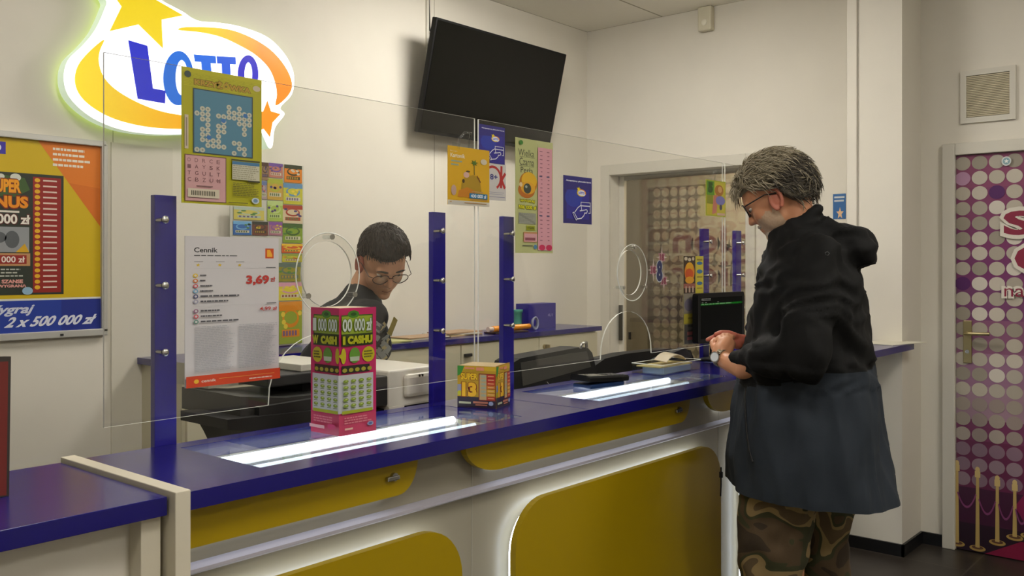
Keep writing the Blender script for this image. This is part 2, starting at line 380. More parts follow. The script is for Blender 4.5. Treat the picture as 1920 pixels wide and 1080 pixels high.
# ------------------------------------------------------------ service counter
YC0, YC1, ZT = 1.45, 1.865, 1.088
XA, XB = .833, 4.815
INS = [(1.03, 1.82), (2.17, 2.96), (3.31, 4.02)]; YI0, YI1 = 1.52, 1.815
ct = thing('countertop', 'long blue-violet countertop with lit glass display insets, right of cream end panel', 'countertop', (2.8, 1.65, ZT-.032))
mb = MB(); holes = [[(a, YI0), (b, YI0), (b, YI1), (a, YI1)] for a, b in INS]
mb.plate([[(XA, YC0), (XB, YC0), (XB, YC1), (XA, YC1)]] + holes, 0, .032, M_BLUE, fZ(ZT))
mb.box(2.029, 2.031, YC0+.01, YC1, ZT, ZT+.0004, mat('15104e', .5))
mb.build('top_board', ct)
MIR = mat('d4dadc', .18, .55)
for a, b in INS:
    mb = MB(); mb.box(a, b, YI0, YI1, ZT-.006, ZT-.0005, G_TOP); mb.build('glass_pane', ct)
    t = MB(); t.box(a, b, 1.55, YI1, 1.000, 1.004, mat('6c7478', .35)); t.box(a-.004, a, 1.55, YI1, 1.0, ZT-.033, M_SATIN); t.box(b, b+.004, 1.55, YI1, 1.0, ZT-.033, M_SATIN)
    t.box(a, b, 1.546, 1.55, 1.0, ZT-.033, M_SATIN); t.box(a, b, YI1, YI1+.004, 1.0, ZT-.033, M_SATIN)
    t.box(a+.02, b-.02, 1.728, 1.737, 1.03, 1.048, mat('8d9296', .3))
    # prism sheet under the pane
    n = 34; pts = []
    for i in range(n): x0 = a+.01+(b-a-.02)*i/n; x1 = a+.01+(b-a-.02)*(i+1)/n; t.add([(x0, 1.552, 1.02), ((x0+x1)/2, 1.552, 1.03), (x1, 1.552, 1.02), (x0, 1.66, 1.035), ((x0+x1)/2, 1.66, 1.045), (x1, 1.66, 1.035)], [(0, 1, 4, 3), (1, 2, 5, 4)], mat('d0d8dc', .35))
    t.build('display_tray', ct, 'white tray with ribbed sheet under the glass')
    t = MB(); t.cyl((a+.012, 1.757, 1.054), (b-.012, 1.757, 1.054), .0105, M_TUBE, 12); t.cyl((a+.012, 1.675, 1.050), (b-.012, 1.675, 1.050), .0055, mat('dcebf5', .5, emit=2.0), 8)  # thin second tube added to brighten the ribbed sheet
    t.build('light_tube', ct, 'bright white light tube plus added thin fill tube')
# tickets lying under the panes
rn = random.Random(3)
for i, (x, y, c, rot, lab) in enumerate(((1.20, 1.60, '6f7a4a', -.5, 'olive leaflet lying under left counter glass near its front corner'),
                                   (2.42, 1.57, 'b0906c', .35, 'tan leaflet lying under the glass near the card reader'),
                                   (2.64, 1.60, '9aa23c', .2, 'lime leaflet lying under the glass near the customer'),
                                   (2.80, 1.57, '4a7f94', .5, 'teal leaflet lying under the glass below the hands'))):
    mb = MB(); M = Matrix.Translation((x, y, 1.048)) @ Matrix.Rotation(rot, 4, 'Z'); mb.box(-.07, .07, -.03, .03, 0, .0012, pm(c), M=M)
    for q in range(4): mb.box(-.06+q*.03, -.04+q*.03, -.02, .02, .0012, .0014, pm('c9c6b0'), M=M)
    mb.build('leaflet', None, lab, 'leaflet')
base = thing('service_counter', 'white counter base with glowing yellow panels under the violet countertop', 'counter', (2.8, 1.68, 0))
M_FRONT = mat('948e7e', .4, var=.02)
XE = 4.07
mb = MB(); mb.box(XA+.004, XE, 1.53, 1.86, .07, .985, M_FRONT); mb.box(XA+.004, XE, 1.53, 1.545, .985, ZT-.034, M_FRONT)
mb.box(XA+.004, XE, 1.575, 1.86, 0, .07, M_BLACK); mb.box(XA+.004, XE, 1.845, 1.86, .985, ZT-.034, M_WHITE)
for x in (1.64, 2.905): mb.box(x-.0012, x+.0012, 1.5288, 1.53, .07, 1.05, mat('9c978a', .6))
mb.build('body', base)
mb = MB(); mb.loft([[Vector((x, y, z)) for y, z in ((1.53, .920), (1.508, .922), (1.503, .926), (1.504, .932), (1.53, .937))] for x in (XA+.004, XE)], mat('a09da6', .3), smooth=False); mb.build('ledge', base)
mb = MB(); mb.box(XE, XE+.008, 1.60, 1.61, .1, .95, M_LED); mb.build('light_strip', base, 'cool white light strip on the counter end')
UP = [(XA+.006, 1.423, 0), (1.577, 2.640, 1), (2.755, 3.818, 1)]
LO = [(.86, 1.546), (1.738, 2.814), (3.006, 3.96)]
for a, b, full in UP:
    mb = MB(); P = rrect(a, b, .975, ZT-.036, .105 if full else .105, 8, (full, 1, 0, 0))
    P = [(p[0], p[1] if p[1] > .975 else .975) for p in P]
    # flattened rounding: the panel is only 8 cm high
    P = []; H = ZT-.036-.975; n = 10; rx = .13
    P += [(a, ZT-.036)] if not full else []
    if full: P += [(a+rx*(1-math.cos(math.pi/2*(1-i/n)))-.0, .975+H*(1-math.sin(math.pi/2*(1-i/n))**1))for i in range(0, 0)]
    L = []
    if full:
        for i in range(n+1): t_ = math.pi/2*i/n; L.append((a+rx*(1-math.cos(t_)), ZT-.036-H*math.sin(t_)))
    else: L = [(a, ZT-.036), (a, .975)]
    R = []
    for i in range(n+1): t_ = math.pi/2*(1-i/n); R.append((b-rx*.45*(1-math.cos(t_)), ZT-.036-H*math.sin(t_)))
    mb.plate([L+R], 0, .018, M_YEL, fY(1.492)); p = mb.build('yellow_drawer_front', base)
    if full or a < 1:
        lk = MB(); xl = b-.075; lk.box(xl-.022, xl+.012, 1.482, 1.492, 1.012, 1.022, M_STEEL, .002); lk.cyl((xl, 1.484, 1.019), (xl, 1.492, 1.019), .009, M_STEEL); lk.build('lock', p)
    mb = MB(); mb.box(a+.11 if full else a, b-.07, 1.514, 1.524, .984, .990, M_LEDS); mb.build('light_strip', base, 'cool white light strip behind the yellow drawer front')
for a, b in LO:
    mb = MB(); mb.plate([rrect(a, b, .12, .882, .125, 10)], 0, .018, M_YEL, fY(1.472)); mb.build('yellow_panel', base)
    i_ = .024; q = rrect(a+i_, b-i_, .12+i_, .882-i_, .11, 8)
    mb = MB(); mb.tube([(x, 1.51, z) for x, z in q], .004, M_LED, 6, closed=True); mb.build('light_strip', base, 'cool white light strip behind the yellow panel')
mb = MB(); mb.box(.805, .8335, 1.434, 1.875, 0, 1.096, M_CREAM, .0015); mb.build('end_panel', None, 'cream upright end panel between the two blue-violet counters', 'panel')
sc = thing('side_counter', 'short white counter with blue-violet top at the lower left', 'counter', (.1, 1.65, 0))
mb = MB(); mb.box(-.75, .799, YC0, 1.86, 1.056, ZT, M_BLUE, .001); mb.build('countertop', sc)
mb = MB(); mb.box(-.75, .762, 1.508, 1.85, .07, 1.056, M_WHITE); mb.box(-.7, .75, 1.54, 1.8, 0, .07, M_BLACK); mb.build('body', sc)
mb = MB(); mb.box(.762, .797, 1.468, 1.86, 0, 1.056, M_CREAM, .001); mb.build('side_panel', sc)
# ------------------------------------------------------------ posts and plexiglass
for x, lab in ((1.026, 'blue upright post left of the price list, under the big yellow sheet'), (1.866, 'blue upright post right of the clerk, beside the white printer'),
               (2.172, 'blue upright post behind the small ticket box'), (3.440, 'blue upright post behind the strip of tickets and the monitor'), (3.735, 'blue upright post seen between monitor and customer')):
    p = thing('divider_post', lab, 'post', (x, 1.875, .5), 'blue posts carrying the clear screens')
    mb = MB(); mb.box(x-.0255, x+.0255, 1.868, 1.886, .5, 1.632, M_POST, .001); mb.build('post_board', p)
    for z in (1.577, 1.436, 1.293):
        mb = MB(); mb.cyl((x-.02, 1.8435, z), (x-.02, 1.868, z), .0045, M_STEEL, 12); mb.cyl((x-.02, 1.834, z), (x-.02, 1.8375, z), .006, M_STEEL, 12); mb.ell((x-.02, 1.833, z), (.0085, .004, .0085), M_STEEL, nu=14, nv=8); mb.build('stud', p, 'steel stud holding the screen')
YP = 1.838; ZP0, ZP1 = 1.149, 1.913
def screen(x0, x1, arches, holes, label):
    L = [(x0, ZP0)]
    for c in arches:
        n = 16; L += [(c-.166*math.cos(math.pi*i/n)*(1 if True else 0), ZP0+.163*math.sin(math.pi*i/n)**.85) for i in range(n+1)]
    L += [(x1, ZP0), (x1, ZP1), (x0, ZP1)]
    H = [circ(cx, cz, .078, .082, 40) for cx, cz in holes]
    s_ = thing('protective_screen', label, 'screen', ((x0+x1)/2, YP, ZP0), 'clear screens standing above the counter')
    mb = MB(); mb.plate([L]+H, 0, .005, G_PLEX, fY(YP), side=M_EDGE); mb.build('sheet', s_)
    for cx, cz in holes:
        mb = MB(); mb.plate([circ(cx-.012, cz, .098, .102, 40)], -.022, -.018, G_PLEX, fY(YP), side=G_CLEAR)
        mb.tube([(cx-.012+.098*math.cos(a*math.pi/24), YP-.020, cz+.102*math.sin(a*math.pi/24)) for a in range(48)], .0016, M_EDGE, 5, closed=True); mb.build('speak_cover', s_, 'round clear cover in front of the speaking hole')
        for a in (90, 215, 325):
            mb = MB(); a = math.radians(a); x = cx-.006+.088*math.cos(a); z = cz+.092*math.sin(a); mb.cyl((x, YP-.027, z), (x, YP+.006, z), .0055, G_CLEAR, 10); mb.cyl((x, YP-.029, z), (x, YP-.026, z), .007, M_STEEL, 10); mb.build('spacer', s_)
screen(.876, 1.985, [1.435], [(1.441, 1.458)], 'left clear protective screen with round speaking hole in front of the clerk')
screen(2.001, 3.530, [2.797], [(2.814, 1.453)], 'middle clear protective screen with round speaking hole and arched opening')
screen(3.552, 4.55, [], [], 'right clear protective screen behind the customer')
# ------------------------------------------------------------ television, vent, sensor, sign
a0 = at(820, 32, Y=3.457); a1 = at(785, 248, Y=3.6); b0 = at(1060.5, 98, Y=3.457); xl, xr = (a0.x+a1.x)/2-.004, b0.x+.012
DK_TV = mat('080806', .2); DK_TV.node_tree.nodes['Principled BSDF'].inputs['Specular IOR Level'].default_value = .22
tilt = math.atan2(.143, a0.z-a1.z); H = math.hypot(.143, a0.z-a1.z)
tv = thing('television', 'large black wall television tilted down near the ceiling corner', 'television', ((xl+xr)/2, 3.6, a1.z))
M = Matrix.Translation((0, 3.6, a1.z)) @ Matrix.Rotation(tilt, 4, 'X')
mb = MB(); mb.box(xl, xr, 0, .035, 0, H, M_BLACK, .004, M); mb.box(xl+.15, xr-.15, .035, .06, .1, H-.15, M_BLACK, .01, M); mb.build('casing', tv)
mb = MB(); mb.box(xl+.012, xr-.012, -.002, .0, .02, H-.012, DK_TV, M=M); mb.build('screen', tv, 'black glossy screen')
mb = MB(); mb.box((xl+xr)/2-.2, (xl+xr)/2+.2, 3.64, YB-.003, 2.38, 2.42, M_DARK); mb.box((xl+xr)/2-.15, (xl+xr)/2-.12, 3.60, YB-.003, 2.30, 2.66, M_DARK); mb.box((xl+xr)/2+.12, (xl+xr)/2+.15, 3.60, YB-.003, 2.30, 2.66, M_DARK); mb.build('wall_bracket', tv)
mb = MB(); q = at(812, 30, Y=3.66); mb.tube([(q.x, YB-.008, ZC-.002), (q.x, YB-.008, 2.95), (q.x+.005, YB-.01, 2.8), (q.x+.05, 3.62, 2.7)], .005, M_BLACK, 6); mb.build('cable', None, 'black cable running from ceiling down to the television', 'cable')
mb = MB(); q = at(803, 10, Y=3.69); mb.box(q.x-.012, q.x+.006, YB-.012, YB, 2.62, ZC, M_SATIN, .002); mb.build('cable_duct', None, 'narrow white cable duct beside the television', 'cable duct')
A = at(1802, 137, X=XR); Bv = at(1905.6, 223.3, X=XR)
vt = thing('wall_vent', 'square white louvred vent on the wall above the printed door', 'vent', (XR, (A.y+Bv.y)/2, 2.21))
y1, y0, z1, z0 = A.y, Bv.y, A.z+.005, 2.212
mb = MB(); 
for q in ((y0, y1, z0, z0+.028), (y0, y1, z1-.028, z1), (y0, y0+.028, z0+.028, z1-.028), (y1-.028, y1, z0+.028, z1-.028)): mb.box(XR-.014, XR, *q, M_SATIN)
mb.build('frame', vt)
mb = MB(); mb.box(XR-.003, XR, y0+.02, y1-.02, z0+.02, z1-.02, mat('8a8266', .7)); n = 24
for i in range(n): z = z0+.03+(z1-z0-.06)*(i+.5)/n; mb.box(XR-.011, XR-.003, y0+.026, y1-.026, z-.0032, z+.0032, mat('b5ac90', .5))
mb.build('louvres', vt)
A = at(1315, 62, X=XR-.0); Bv = at(1340, 20, X=XR)
mb = MB(); mb.box(XR-.05, XR, Bv.y, A.y, A.z, A.z+.15, mat('cbc5ae', .45), .008); mb.ell((XR-.05, (A.y+Bv.y)/2, A.z+.05), (.008, .02, .02), mat('ded9c6', .4)); mb.build('motion_sensor', None, 'small cream motion sensor high on the right wall', 'sensor')
# wall sign, lit from inside
YS = 3.615
def sp(L, c=1/3.375):
    out = []
    for x, y in L: p = at(x*c, y*c, Y=YS); out.append((p.x, p.z))
    return out
def smooth2(L, k=6, closed=True):
    n = len(L); out = []
    for i in range(n):
        p0, p1, p2, p3 = L[i-1], L[i], L[(i+1) % n], L[(i+2) % n]
        for j in range(k):
            t = j/k; out.append(tuple(.5*((2*p1[a])+(-p0[a]+p2[a])*t+(2*p0[a]-5*p1[a]+4*p2[a]-p3[a])*t*t+(-p0[a]+3*p1[a]-3*p2[a]+p3[a])*t**3) for a in (0, 1)))
    return out
def ramp_mat(name, c0, c1, x0, x1, e):
    m = bpy.data.materials.new(name); m.use_nodes = True; nt = m.node_tree; b = nt.nodes['Principled BSDF']
    tc = nt.nodes.new('ShaderNodeTexCoord'); sx = nt.nodes.new('ShaderNodeSeparateXYZ'); mr = nt.nodes.new('ShaderNodeMapRange'); cr = nt.nodes.new('ShaderNodeValToRGB')
    mr.inputs[1].default_value = x0; mr.inputs[2].default_value = x1; cr.color_ramp.elements[0].color = rgb(c0); cr.color_ramp.elements[1].color = rgb(c1)
    nt.links.new(tc.outputs['Object'], sx.inputs[0]); nt.links.new(sx.outputs[0], mr.inputs[0]); nt.links.new(mr.outputs[0], cr.inputs[0])
    nt.links.new(cr.outputs[0], b.inputs['Base Color']); nt.links.new(cr.outputs[0], b.inputs['Emission Color']); b.inputs['Emission Strength'].default_value = e; b.inputs['Roughness'].default_value = .3
    return m
OUT = smooth2([(660, 60), (600, 190), (520, 290), (430, 380), (403, 490), (430, 600), (520, 700), (640, 775), (800, 828), (1000, 850), (1200, 848), (1400, 835), (1560, 800), (1635, 810), (1668, 870), (1700, 935), (1725, 920), (1740, 810), (1800, 725), (1775, 680), (1845, 600), (1862, 500), (1840, 410), (1780, 315), (1680, 228), (1520, 168), (1380, 143), (1250, 130), (1150, 70), (1020, 0), (960, -60), (910, -215), (860, -235), (800, -120), (640, -130), (600, -95), (670, 0)], 5)
sg = thing('illuminated_sign', 'large glowing oval lottery sign with star on the back wall', 'sign', (1.95, YS, 1.95))
mb = MB(); mb.plate([sp(OUT)], 0, .055, mat('f6f8ff', .4, emit=1.15), fY(YS), side=mat('dff2d8', .5, emit=.4), flipside=mat('cfe890', .5, emit=.9)); mb.build('light_box', sg, 'white glowing light box')
for z in (2.08, 2.4): mb = MB(); mb.box(1.8, 2.15, YS+.055, YB, z, z+.05, M_STEEL); mb.build('wall_mount', sg)
def letter(name, loops, m, lab=None):
    mb = MB(); mb.plate([sp(L) for L in loops], -.004, -.0005, m, fY(YS)); mb.build(name, sg, lab)
o1 = at(200, 200, Y=YS).x; o2 = at(540, 200, Y=YS).x
m_g = ramp_mat('yellow_to_orange', 'e8cc08', 'ec860c', -.35, .42, .38)
letter('crescent', [smooth2([(655, 252), (560, 330), (490, 420), (473, 520), (510, 610), (600, 690), (730, 755), (900, 798), (1080, 815), (1300, 812), (1480, 792), (1490, 765), (1300, 745), (1150, 730), (1000, 700), (850, 640), (720, 560), (650, 480), (622, 390), (630, 320)], 4)], m_g, 'yellow lower crescent')
letter('crescent', [smooth2([(1130, 190), (1180, 172), (1400, 180), (1550, 222), (1700, 308), (1800, 420), (1845, 530), (1820, 605), (1745, 668), (1752, 600), (1740, 520), (1700, 430), (1620, 350), (1520, 290), (1400, 235), (1270, 205)], 4)], ramp_mat('yellow_to_deep_orange', 'f6c814', 'f28410', -.15, .12, .38), 'orange upper crescent')
letter('star', [[(692, 198), (768, 42), (735, -5), (600, -85), (790, -70), (880, -190), (935, -35), (985, 0), (1156, 98), (1020, 125), (1028, 305), (875, 155)]], mat('e6cc0a', .3, emit=.36), 'big yellow star')
letter('star', [[(1690, 640), (1712, 705), (1772, 722), (1722, 775), (1706, 866), (1668, 815), (1610, 830), (1640, 760), (1600, 720), (1665, 705)]], mat('ee8e0c', .3, emit=.36), 'small orange star')
LB = mat('0a1cc0', .3, emit=.36); 
letter('letter_shape', [[(810, 255), (930, 290), (965, 560), (1045, 575), (1042, 655), (870, 625)]], LB, 'dark blue letter L')
def o_(cx, cy, rx, ry): return [(cx+rx*math.cos(2*math.pi*i/36), cy+ry*math.sin(2*math.pi*i/36)) for i in range(36)]
letter('letter_shape', [o_(1128, 495, 96, 172), o_(1148, 492, 40, 112)], mat('0a66d4', .3, emit=.36), 'bright blue letter O')
letter('letter_shape', [[(1225, 345), (1362, 356), (1365, 402), (1330, 400), (1345, 560), (1288, 560), (1272, 392), (1232, 390)]], mat('0a60d8', .3, emit=.36), 'bright blue first letter T')
letter('letter_shape', [[(1370, 356), (1488, 362), (1490, 408), (1453, 406), (1462, 560), (1408, 560), (1402, 404), (1374, 402)]], mat('0c50d0', .3, emit=.36), 'blue second letter T')
letter('letter_shape', [o_(1568, 470, 64, 120), o_(1570, 470, 26, 76)], mat('180cb4', .3, emit=.36), 'violet blue letter O')
# ceiling panels
for i, (x, y, s_) in enumerate(LAMPS):
    lm = bpy.data.materials.new('panel_light'); lm.use_nodes = True; b = lm.node_tree.nodes['Principled BSDF']; b.inputs['Emission Color'].default_value = (*LAMP_COL, 1); b.inputs['Emission Strength'].default_value = s_
    t = thing('ceiling_light', 'square ceiling light panel %s' % ('above the staff area right of the television', 'above the staff area near the glowing sign', 'above the customer area by the printed door', 'above the middle of the customer area', 'above the customer area near the left wall', 'above the entrance side of the room')[i], 'ceiling light', (x, y, ZC))
    mb = MB(); mb.box(x-.28, x+.28, y-.28, y+.28, ZC-.058, ZC-.004, lm); mb.build('diffuser', t)
    mb = MB()
    for q in ((x-.3, x+.3, y-.3, y-.28), (x-.3, x+.3, y+.28, y+.3), (x-.3, x-.28, y-.28, y+.28), (x+.28, x+.3, y-.28, y+.28)): mb.box(*q, ZC-.014, ZC, M_SATIN)
    mb.build('frame', t)
# ------------------------------------------------------------ printed sheets on the screens and walls
YG = YP-.0005
def mini_logo(g, cu, cv, r, asp):
    g.ell(cu, cv, r, r*asp*.72, 'e9ecf4'); g.ring(cu, cv, r, r*asp*.72, .22, 'e8c81a', 60, 230, 20); g.ring(cu, cv, r, r*asp*.72, .22, 'e8921a', 240, 380, 20)
    g.star(cu-r*.6, cv-r*asp*.75, r*.5, r*.5*asp, 'efd81a', 10); g.text('LOTTO', cu-r*.62, cv-r*asp*.25, cu+r*.66, cv+r*asp*.25, '2232c8', .04)
# framed poster on the back wall, left
fr = thing('framed_poster', 'framed yellow and orange lottery poster with blue foot band on back wall', 'poster', (1.5, YB, 1.2))
A = at(197, 270, Y=YB-.015); zt = at(190, 270, Y=YB-.015).z; zb = at(193, 622, Y=YB-.015).z; xr = A.x; xl = xr-.80
mb = MB()
for q in ((xl-.02, xr, zt-.012, zt+.012), (xl-.02, xr+.006, zb-.014, zb+.014), (xr-.018, xr+.006, zb, zt), (xl-.02, xl, zb, zt)): mb.box(q[0], q[1], YB-.028, YB, q[2], q[3], mat('c2c1ba', .3, .3), .003)
mb.build('frame', fr, 'silver snap frame')
mb = MB(); W_ = xr-.018-xl; Hh = zt-.012-(zb+.014)
mb.box(xl, xr-.018, YB-.012, YB-.004, zb+.01, zt-.01, pm('c9ab08'))
g = Sheet(lambda u, v, d: Vector((xl+u*W_, YB-.012-d, zt-.012-v*Hh)), mb)
g.poly([(.69, 0), (1, 0), (1, .44)], 'd9781c'); g.poly([(.84, .21), (1, .23), (1, .44)], 'cf6c14'); g.poly([(.0, 0), (.08, 0), (.02, .5), (0, .5)], 'd9781c')
g.rect(.38, .022, .54, .085, '3a2f9a'); g.text('LOTTO', .40, .035, .52, .07, 'd8d8e8', .03)
g.body(.76, .028, .955, .14, 4, 'e4d9c4', 4, .45)
g0 = g; g = Sheet(lambda u, v, d: g0.P(.665+(u-.597)*.83, v, d), mb); g.k = g0.k
g.rect(.20, .175, .775, .805, '2a3126'); g.rect(.597, .19, .76, .795, '8e1f18')
g.rects([(.655, .203+i*.0295, .735, .211+i*.0295) for i in range(20)], 'd9c2b4'); g.ells([(.622, .207+i*.0295, .016, .011) for i in range(20)], 'dba81e', 12)
g.poly([(.21, .2), (.3, .18), (.55, .2), (.58, .26), (.5, .3), (.25, .3)], '3e5a2a'); g.ells([(.50, .20, .03, .02), (.42, .2, .02, .015), (.3, .21, .03, .02)], 'cfd0c4')
g.text('SUPER', .36, .205, .535, .285, '7c2410', .1); g.text('SUPER', .365, .21, .53, .28, 'e89a14', .05)
g.text('BONUS', .25, .29, .575, .365, '7c2410', .1); g.text('BONUS', .255, .296, .57, .358, 'e58c12', .05); g.rect(.4, .372, .52, .382, 'd8d2c4')
g.text('1 000 000 zł', .22, .385, .585, .445, '57201a', .08); g.text('1 000 000 zł', .22, .39, .58, .44, 'e6e0d4', .03)
g.rect(.22, .455, .575, .585, '8d9092'); g.ells([(.30, .51, .05, .035), (.40, .51, .05, .03), (.48, .52, .04, .045)], '565a5c'); g.rect(.22, .455, .35, .475, 'b9bcbc'); g.poly([(.5, .585), (.55, .54), (.575, .585)], 'd0a21c')
g.rect(.22, .59, .58, .655, 'b8895a'); g.rect(.24, .60, .56, .645, '8e1f18'); g.text('22 500 000 zł', .26, .606, .55, .638, 'e4d8cc', .02)
g.body(.3, .67, .57, .72, 3, 'b5b8ac', 7, .4); g.text('22 SZANSE', .38, .725, .54, .745, 'd99a90', .05); g.text('NA WYGRANĄ', .35, .75, .56, .77, 'd99a90', .05); g.ell(.565, .785, .03, .02, '8eb0c8')
g0.k = g.k; g = g0; g.rect(0, .825, 1, .835, 'cfd0cc'); g.rect(0, .835, 1, 1.0, '1f3a96'); g.rect(.8, .835, 1, 1, '1c2d84')
g.text('Wygraj', .42, .855, .66, .915, 'c9cede', .03, .03); g.text('2 x 500 000 zł', .545, .918, .97, .972, 'd5d8e4', .035, .03)
mb.build('print', fr, 'yellow and orange printed sheet', fix=False)
mb = MB(); q = at(110, 628, Y=YB); mb.box(q.x-.006, q.x+.006, YB-.031, YB-.028, zb-.006, zb+.002, M_DARK); mb.build('clip', fr)
# crossword ticket
g = paper('ticket_poster', 'big yellow crossword ticket sheet with blue grid on the left screen', 'poster', 340, 490, 124, 380, 'a8a410', Y=YG)
g.rects([(0, 0, 1, .035), (0, .965, 1, 1)], 'b3ae14')
g.body(.02, .04, .98, .14, 9, 'bcb81c', 2, .3)
g.text('KRZYŻÓWKA', .14, .06, .86, .125, '7d6a1a', .1); g.text('KRZYŻÓWKA', .15, .064, .85, .12, 'b5902c', .03)
g.ell(.07, .05, .04, .025, '3c4a44'); g.ell(.93, .075, .05, .022, 'c4b49c'); g.rect(.13, .145, .88, .625, '3a4a4c'); g.rect(.145, .153, .865, .617, '4e7d92')
rn = random.Random(11); cells = set()
for k in range(26):
    x, y = rn.randrange(11), rn.randrange(12)
    for q in range(rn.randrange(2, 6)):
        if rn.random() < .62: y += 1
        else: x += 1
        if x < 11 and y < 12: cells.add((x, y))
C = [(.178+x*.0655, .175+y*.0385) for x, y in cells]
g.ells([(a, b, .032, .019) for a, b in C], 'b9b8a4', 12); g.ells([(a, b, .012, .008) for a, b in C], '8a8e84', 8)
g.ells([(.5, .36, .03, .017), (.78, .3, .03, .017), (.32, .5, .03, .017)], '3d6fa8', 12)
g.rect(.03, .35, .075, .60, 'c5b59c'); g.rect(.045, .37, .06, .58, '8d7f6c')
g.rect(.03, .64, .535, .985, '6d4a3a'); g.rect(.04, .646, .525, .98, 'c79a9a')
for i, row in enumerate(('ODRCE', 'IAYSK', 'TGULT', 'CBZUM')):
    for j, ch in enumerate(row): g.text(ch, .06+j*.088, .665+i*.048, .10+j*.088, .693+i*.048, '7f5a5e', .0)
g.rect(.16, .865, .36, .873, '8d6a6a'); g.rect(.06, .89, .44, .955, 'c9bfa8'); g.rects([(.1+i*.021, .905, .1+i*.021+.012, .94) for i in range(14)], '4a4a38')
g.rect(.59, .645, .96, .655, '3a3a2a'); g.rect(.60, .66, .955, .685, '44769a'); g.rect(.60, .685, .955, .80, 'c2bfa6'); g.body(.61, .69, .95, .80, 7, '9a977f', 9, .5); g.rect(.80, .80, .96, .812, '3f3d26')
g.body(.61, .825, .95, .93, 8, '6d6a1e', 3, .45); g.ell(.90, .955, .05, .024, 'b9c4c4'); g.ell(.90, .955, .03, .015, '6b8aa6'); g.rect(.55, .975, .8, .982, '6d6a1e')
g.done()
# price list
g = paper('price_list', 'white price list sheet headed Cennik with orange foot band', 'poster', 346, 522, 442, 728, 'c9c6c6', Y=YG-.001)
g.text('Cennik', .09, .075, .33, .108, '333335', .02); g.rect(.845, .075, .94, .145, 'c8501e'); g.poly([(.865, .085), (.90, .085), (.925, .12), (.925, .135), (.865, .135)], 'e6a832')
g.body(.09, .126, .64, .136, 1, '5a5a5c', 3, .6)
for x in (.13, .35, .56): g.rect(x-.04, .168, x+.05, .172, 'a0a0a0'); g.star(x, .192, .025, .012, 'd9b832')
g.rect(.09, .213, .87, .2145, 'b2b2b2'); g.rect(.85, .206, .96, .212, '6a6a6a')
g.text('3,69', .63, .262, .885, .335, 'b3332c', .04); g.text('zł', .90, .275, .955, .31, 'b3332c', .01)
for i, c in enumerate(('d8b61e', 'd07a3a', 'c8505a', '6aa0c0', '3c4470', '9a9ab0')):
    y = .262+i*.0345; g.ell(.10, y, .024, .0135, c); g.ell(.10, y, .013, .0075, 'c9c6c6'); g.body(.145, y-.006, .145+(.08, .06, .13, .16, .5, .33)[i], y+.006, 1, '4c4c50', i+4, .8)
g.rect(.09, .464, .87, .4655, 'b2b2b2'); g.rect(.85, .457, .96, .463, '6a6a6a')
for i, c in enumerate(('8a5a7a', 'c8505a', '5a8a7a')):
    y = .497+i*.0355; g.ell(.10, y, .024, .0135, c); g.ell(.10, y, .013, .0075, 'c9c6c6'); g.body(.145, y-.006, .145+(.25, .22, .47)[i], y+.006, 1, '4c4c50', i+14, .8)
g.text('4,99 zł', .77, .485, .965, .515, 'b3332c', .02)
for x0, x1, sd in ((.09, .50, 21), (.54, .97, 22)): g.body(x0, .60, x1, .905, 27, 'a9a9ac', sd, .42)
g.rect(0, .925, 1, 1, 'c4401e'); g.ell(.10, .962, .025, .014, 'e0b02e'); g.text('cennik', .15, .953, .3, .972, 'e0c9bc', .02); g.rect(.33, .955, .93, .958, 'd89a4a'); g.body(.65, .975, .93, .985, 1, 'e0c9bc', 5, .7)
g.done()
# yellow draw poster hanging on a clear hook
p = g = paper('hanging_poster', 'small yellow poster with island picture hanging from a clear hook', 'poster', 839, 917, 272, 383, 'd4a50e', Y=YG-.012)
g.rect(0, .92, 1, 1, 'c5c0b2'); g.text('kup', .06, .07, .22, .10, 'dfc8a0', .0); g.text('Kartonik', .06, .12, .40, .19, 'e4dcc4', .02); g.rects([(.07, .24, .33, .265), (.07, .30, .25, .325)], '8fa08a')
g.poly([(.32, .62), (.40, .50), (.6, .46), (.75, .50), (.78, .66), (.8, .75), (.3, .75)], 'a8861a'); g.poly([(.25, .75), (.45, .68), (.65, .74), (.6, .86), (.22, .86)], 'c07a16')
g.ell(.43, .47, .07, .05, 'd0a89a'); g.ells([(.36, .58, .03, .035), (.47, .41, .05, .015)], '4a3a1c'); g.line(.62, .46, .62, .28, .02, '6d6020'); g.star(.62, .25, .1, .06, '4e7022', 20, 6); g.line(.68, .47, .77, .58, .025, '7a4a1c')
g.ell(.85, .215, .08, .05, 'c9bfa6'); g.ell(.13, .75, .06, .09, 'b99a8a'); g.rect(.5, .78, .94, .87, '1d6f9a'); g.text('400 000 zł', .53, .795, .91, .855, 'd5dde0', .03); g.rects([(.55, .745, .83, .762), (.52, .885, .93, .897), (.04, .94, .08, .955), (.38, .945, .92, .96)], 'b5905a')
g.done()
def hook(px, py, lab, w_=.05):
    q = at(px, py, Y=YP-.01); mb = MB()
    mb.tube([(q.x-w_/2, YP-.016, q.z-.03), (q.x-w_/2, YP-.020, q.z), (q.x-w_/4, YP-.03, q.z+.018), (q.x+w_/4, YP-.03, q.z+.018), (q.x+w_/2, YP-.012, q.z-.004), (q.x+w_/2, YP-.008, q.z-.03)], .0035, G_CLEAR, 8)
    mb.box(q.x-w_*.9, q.x+w_*.9, YP-.0115, YP-.0095, q.z-.036, q.z-.012, G_CLEAR, .0006)
    mb.build('hook', None, lab, 'hook')
hook(868, 262, 'clear plastic hook holding the yellow island poster')
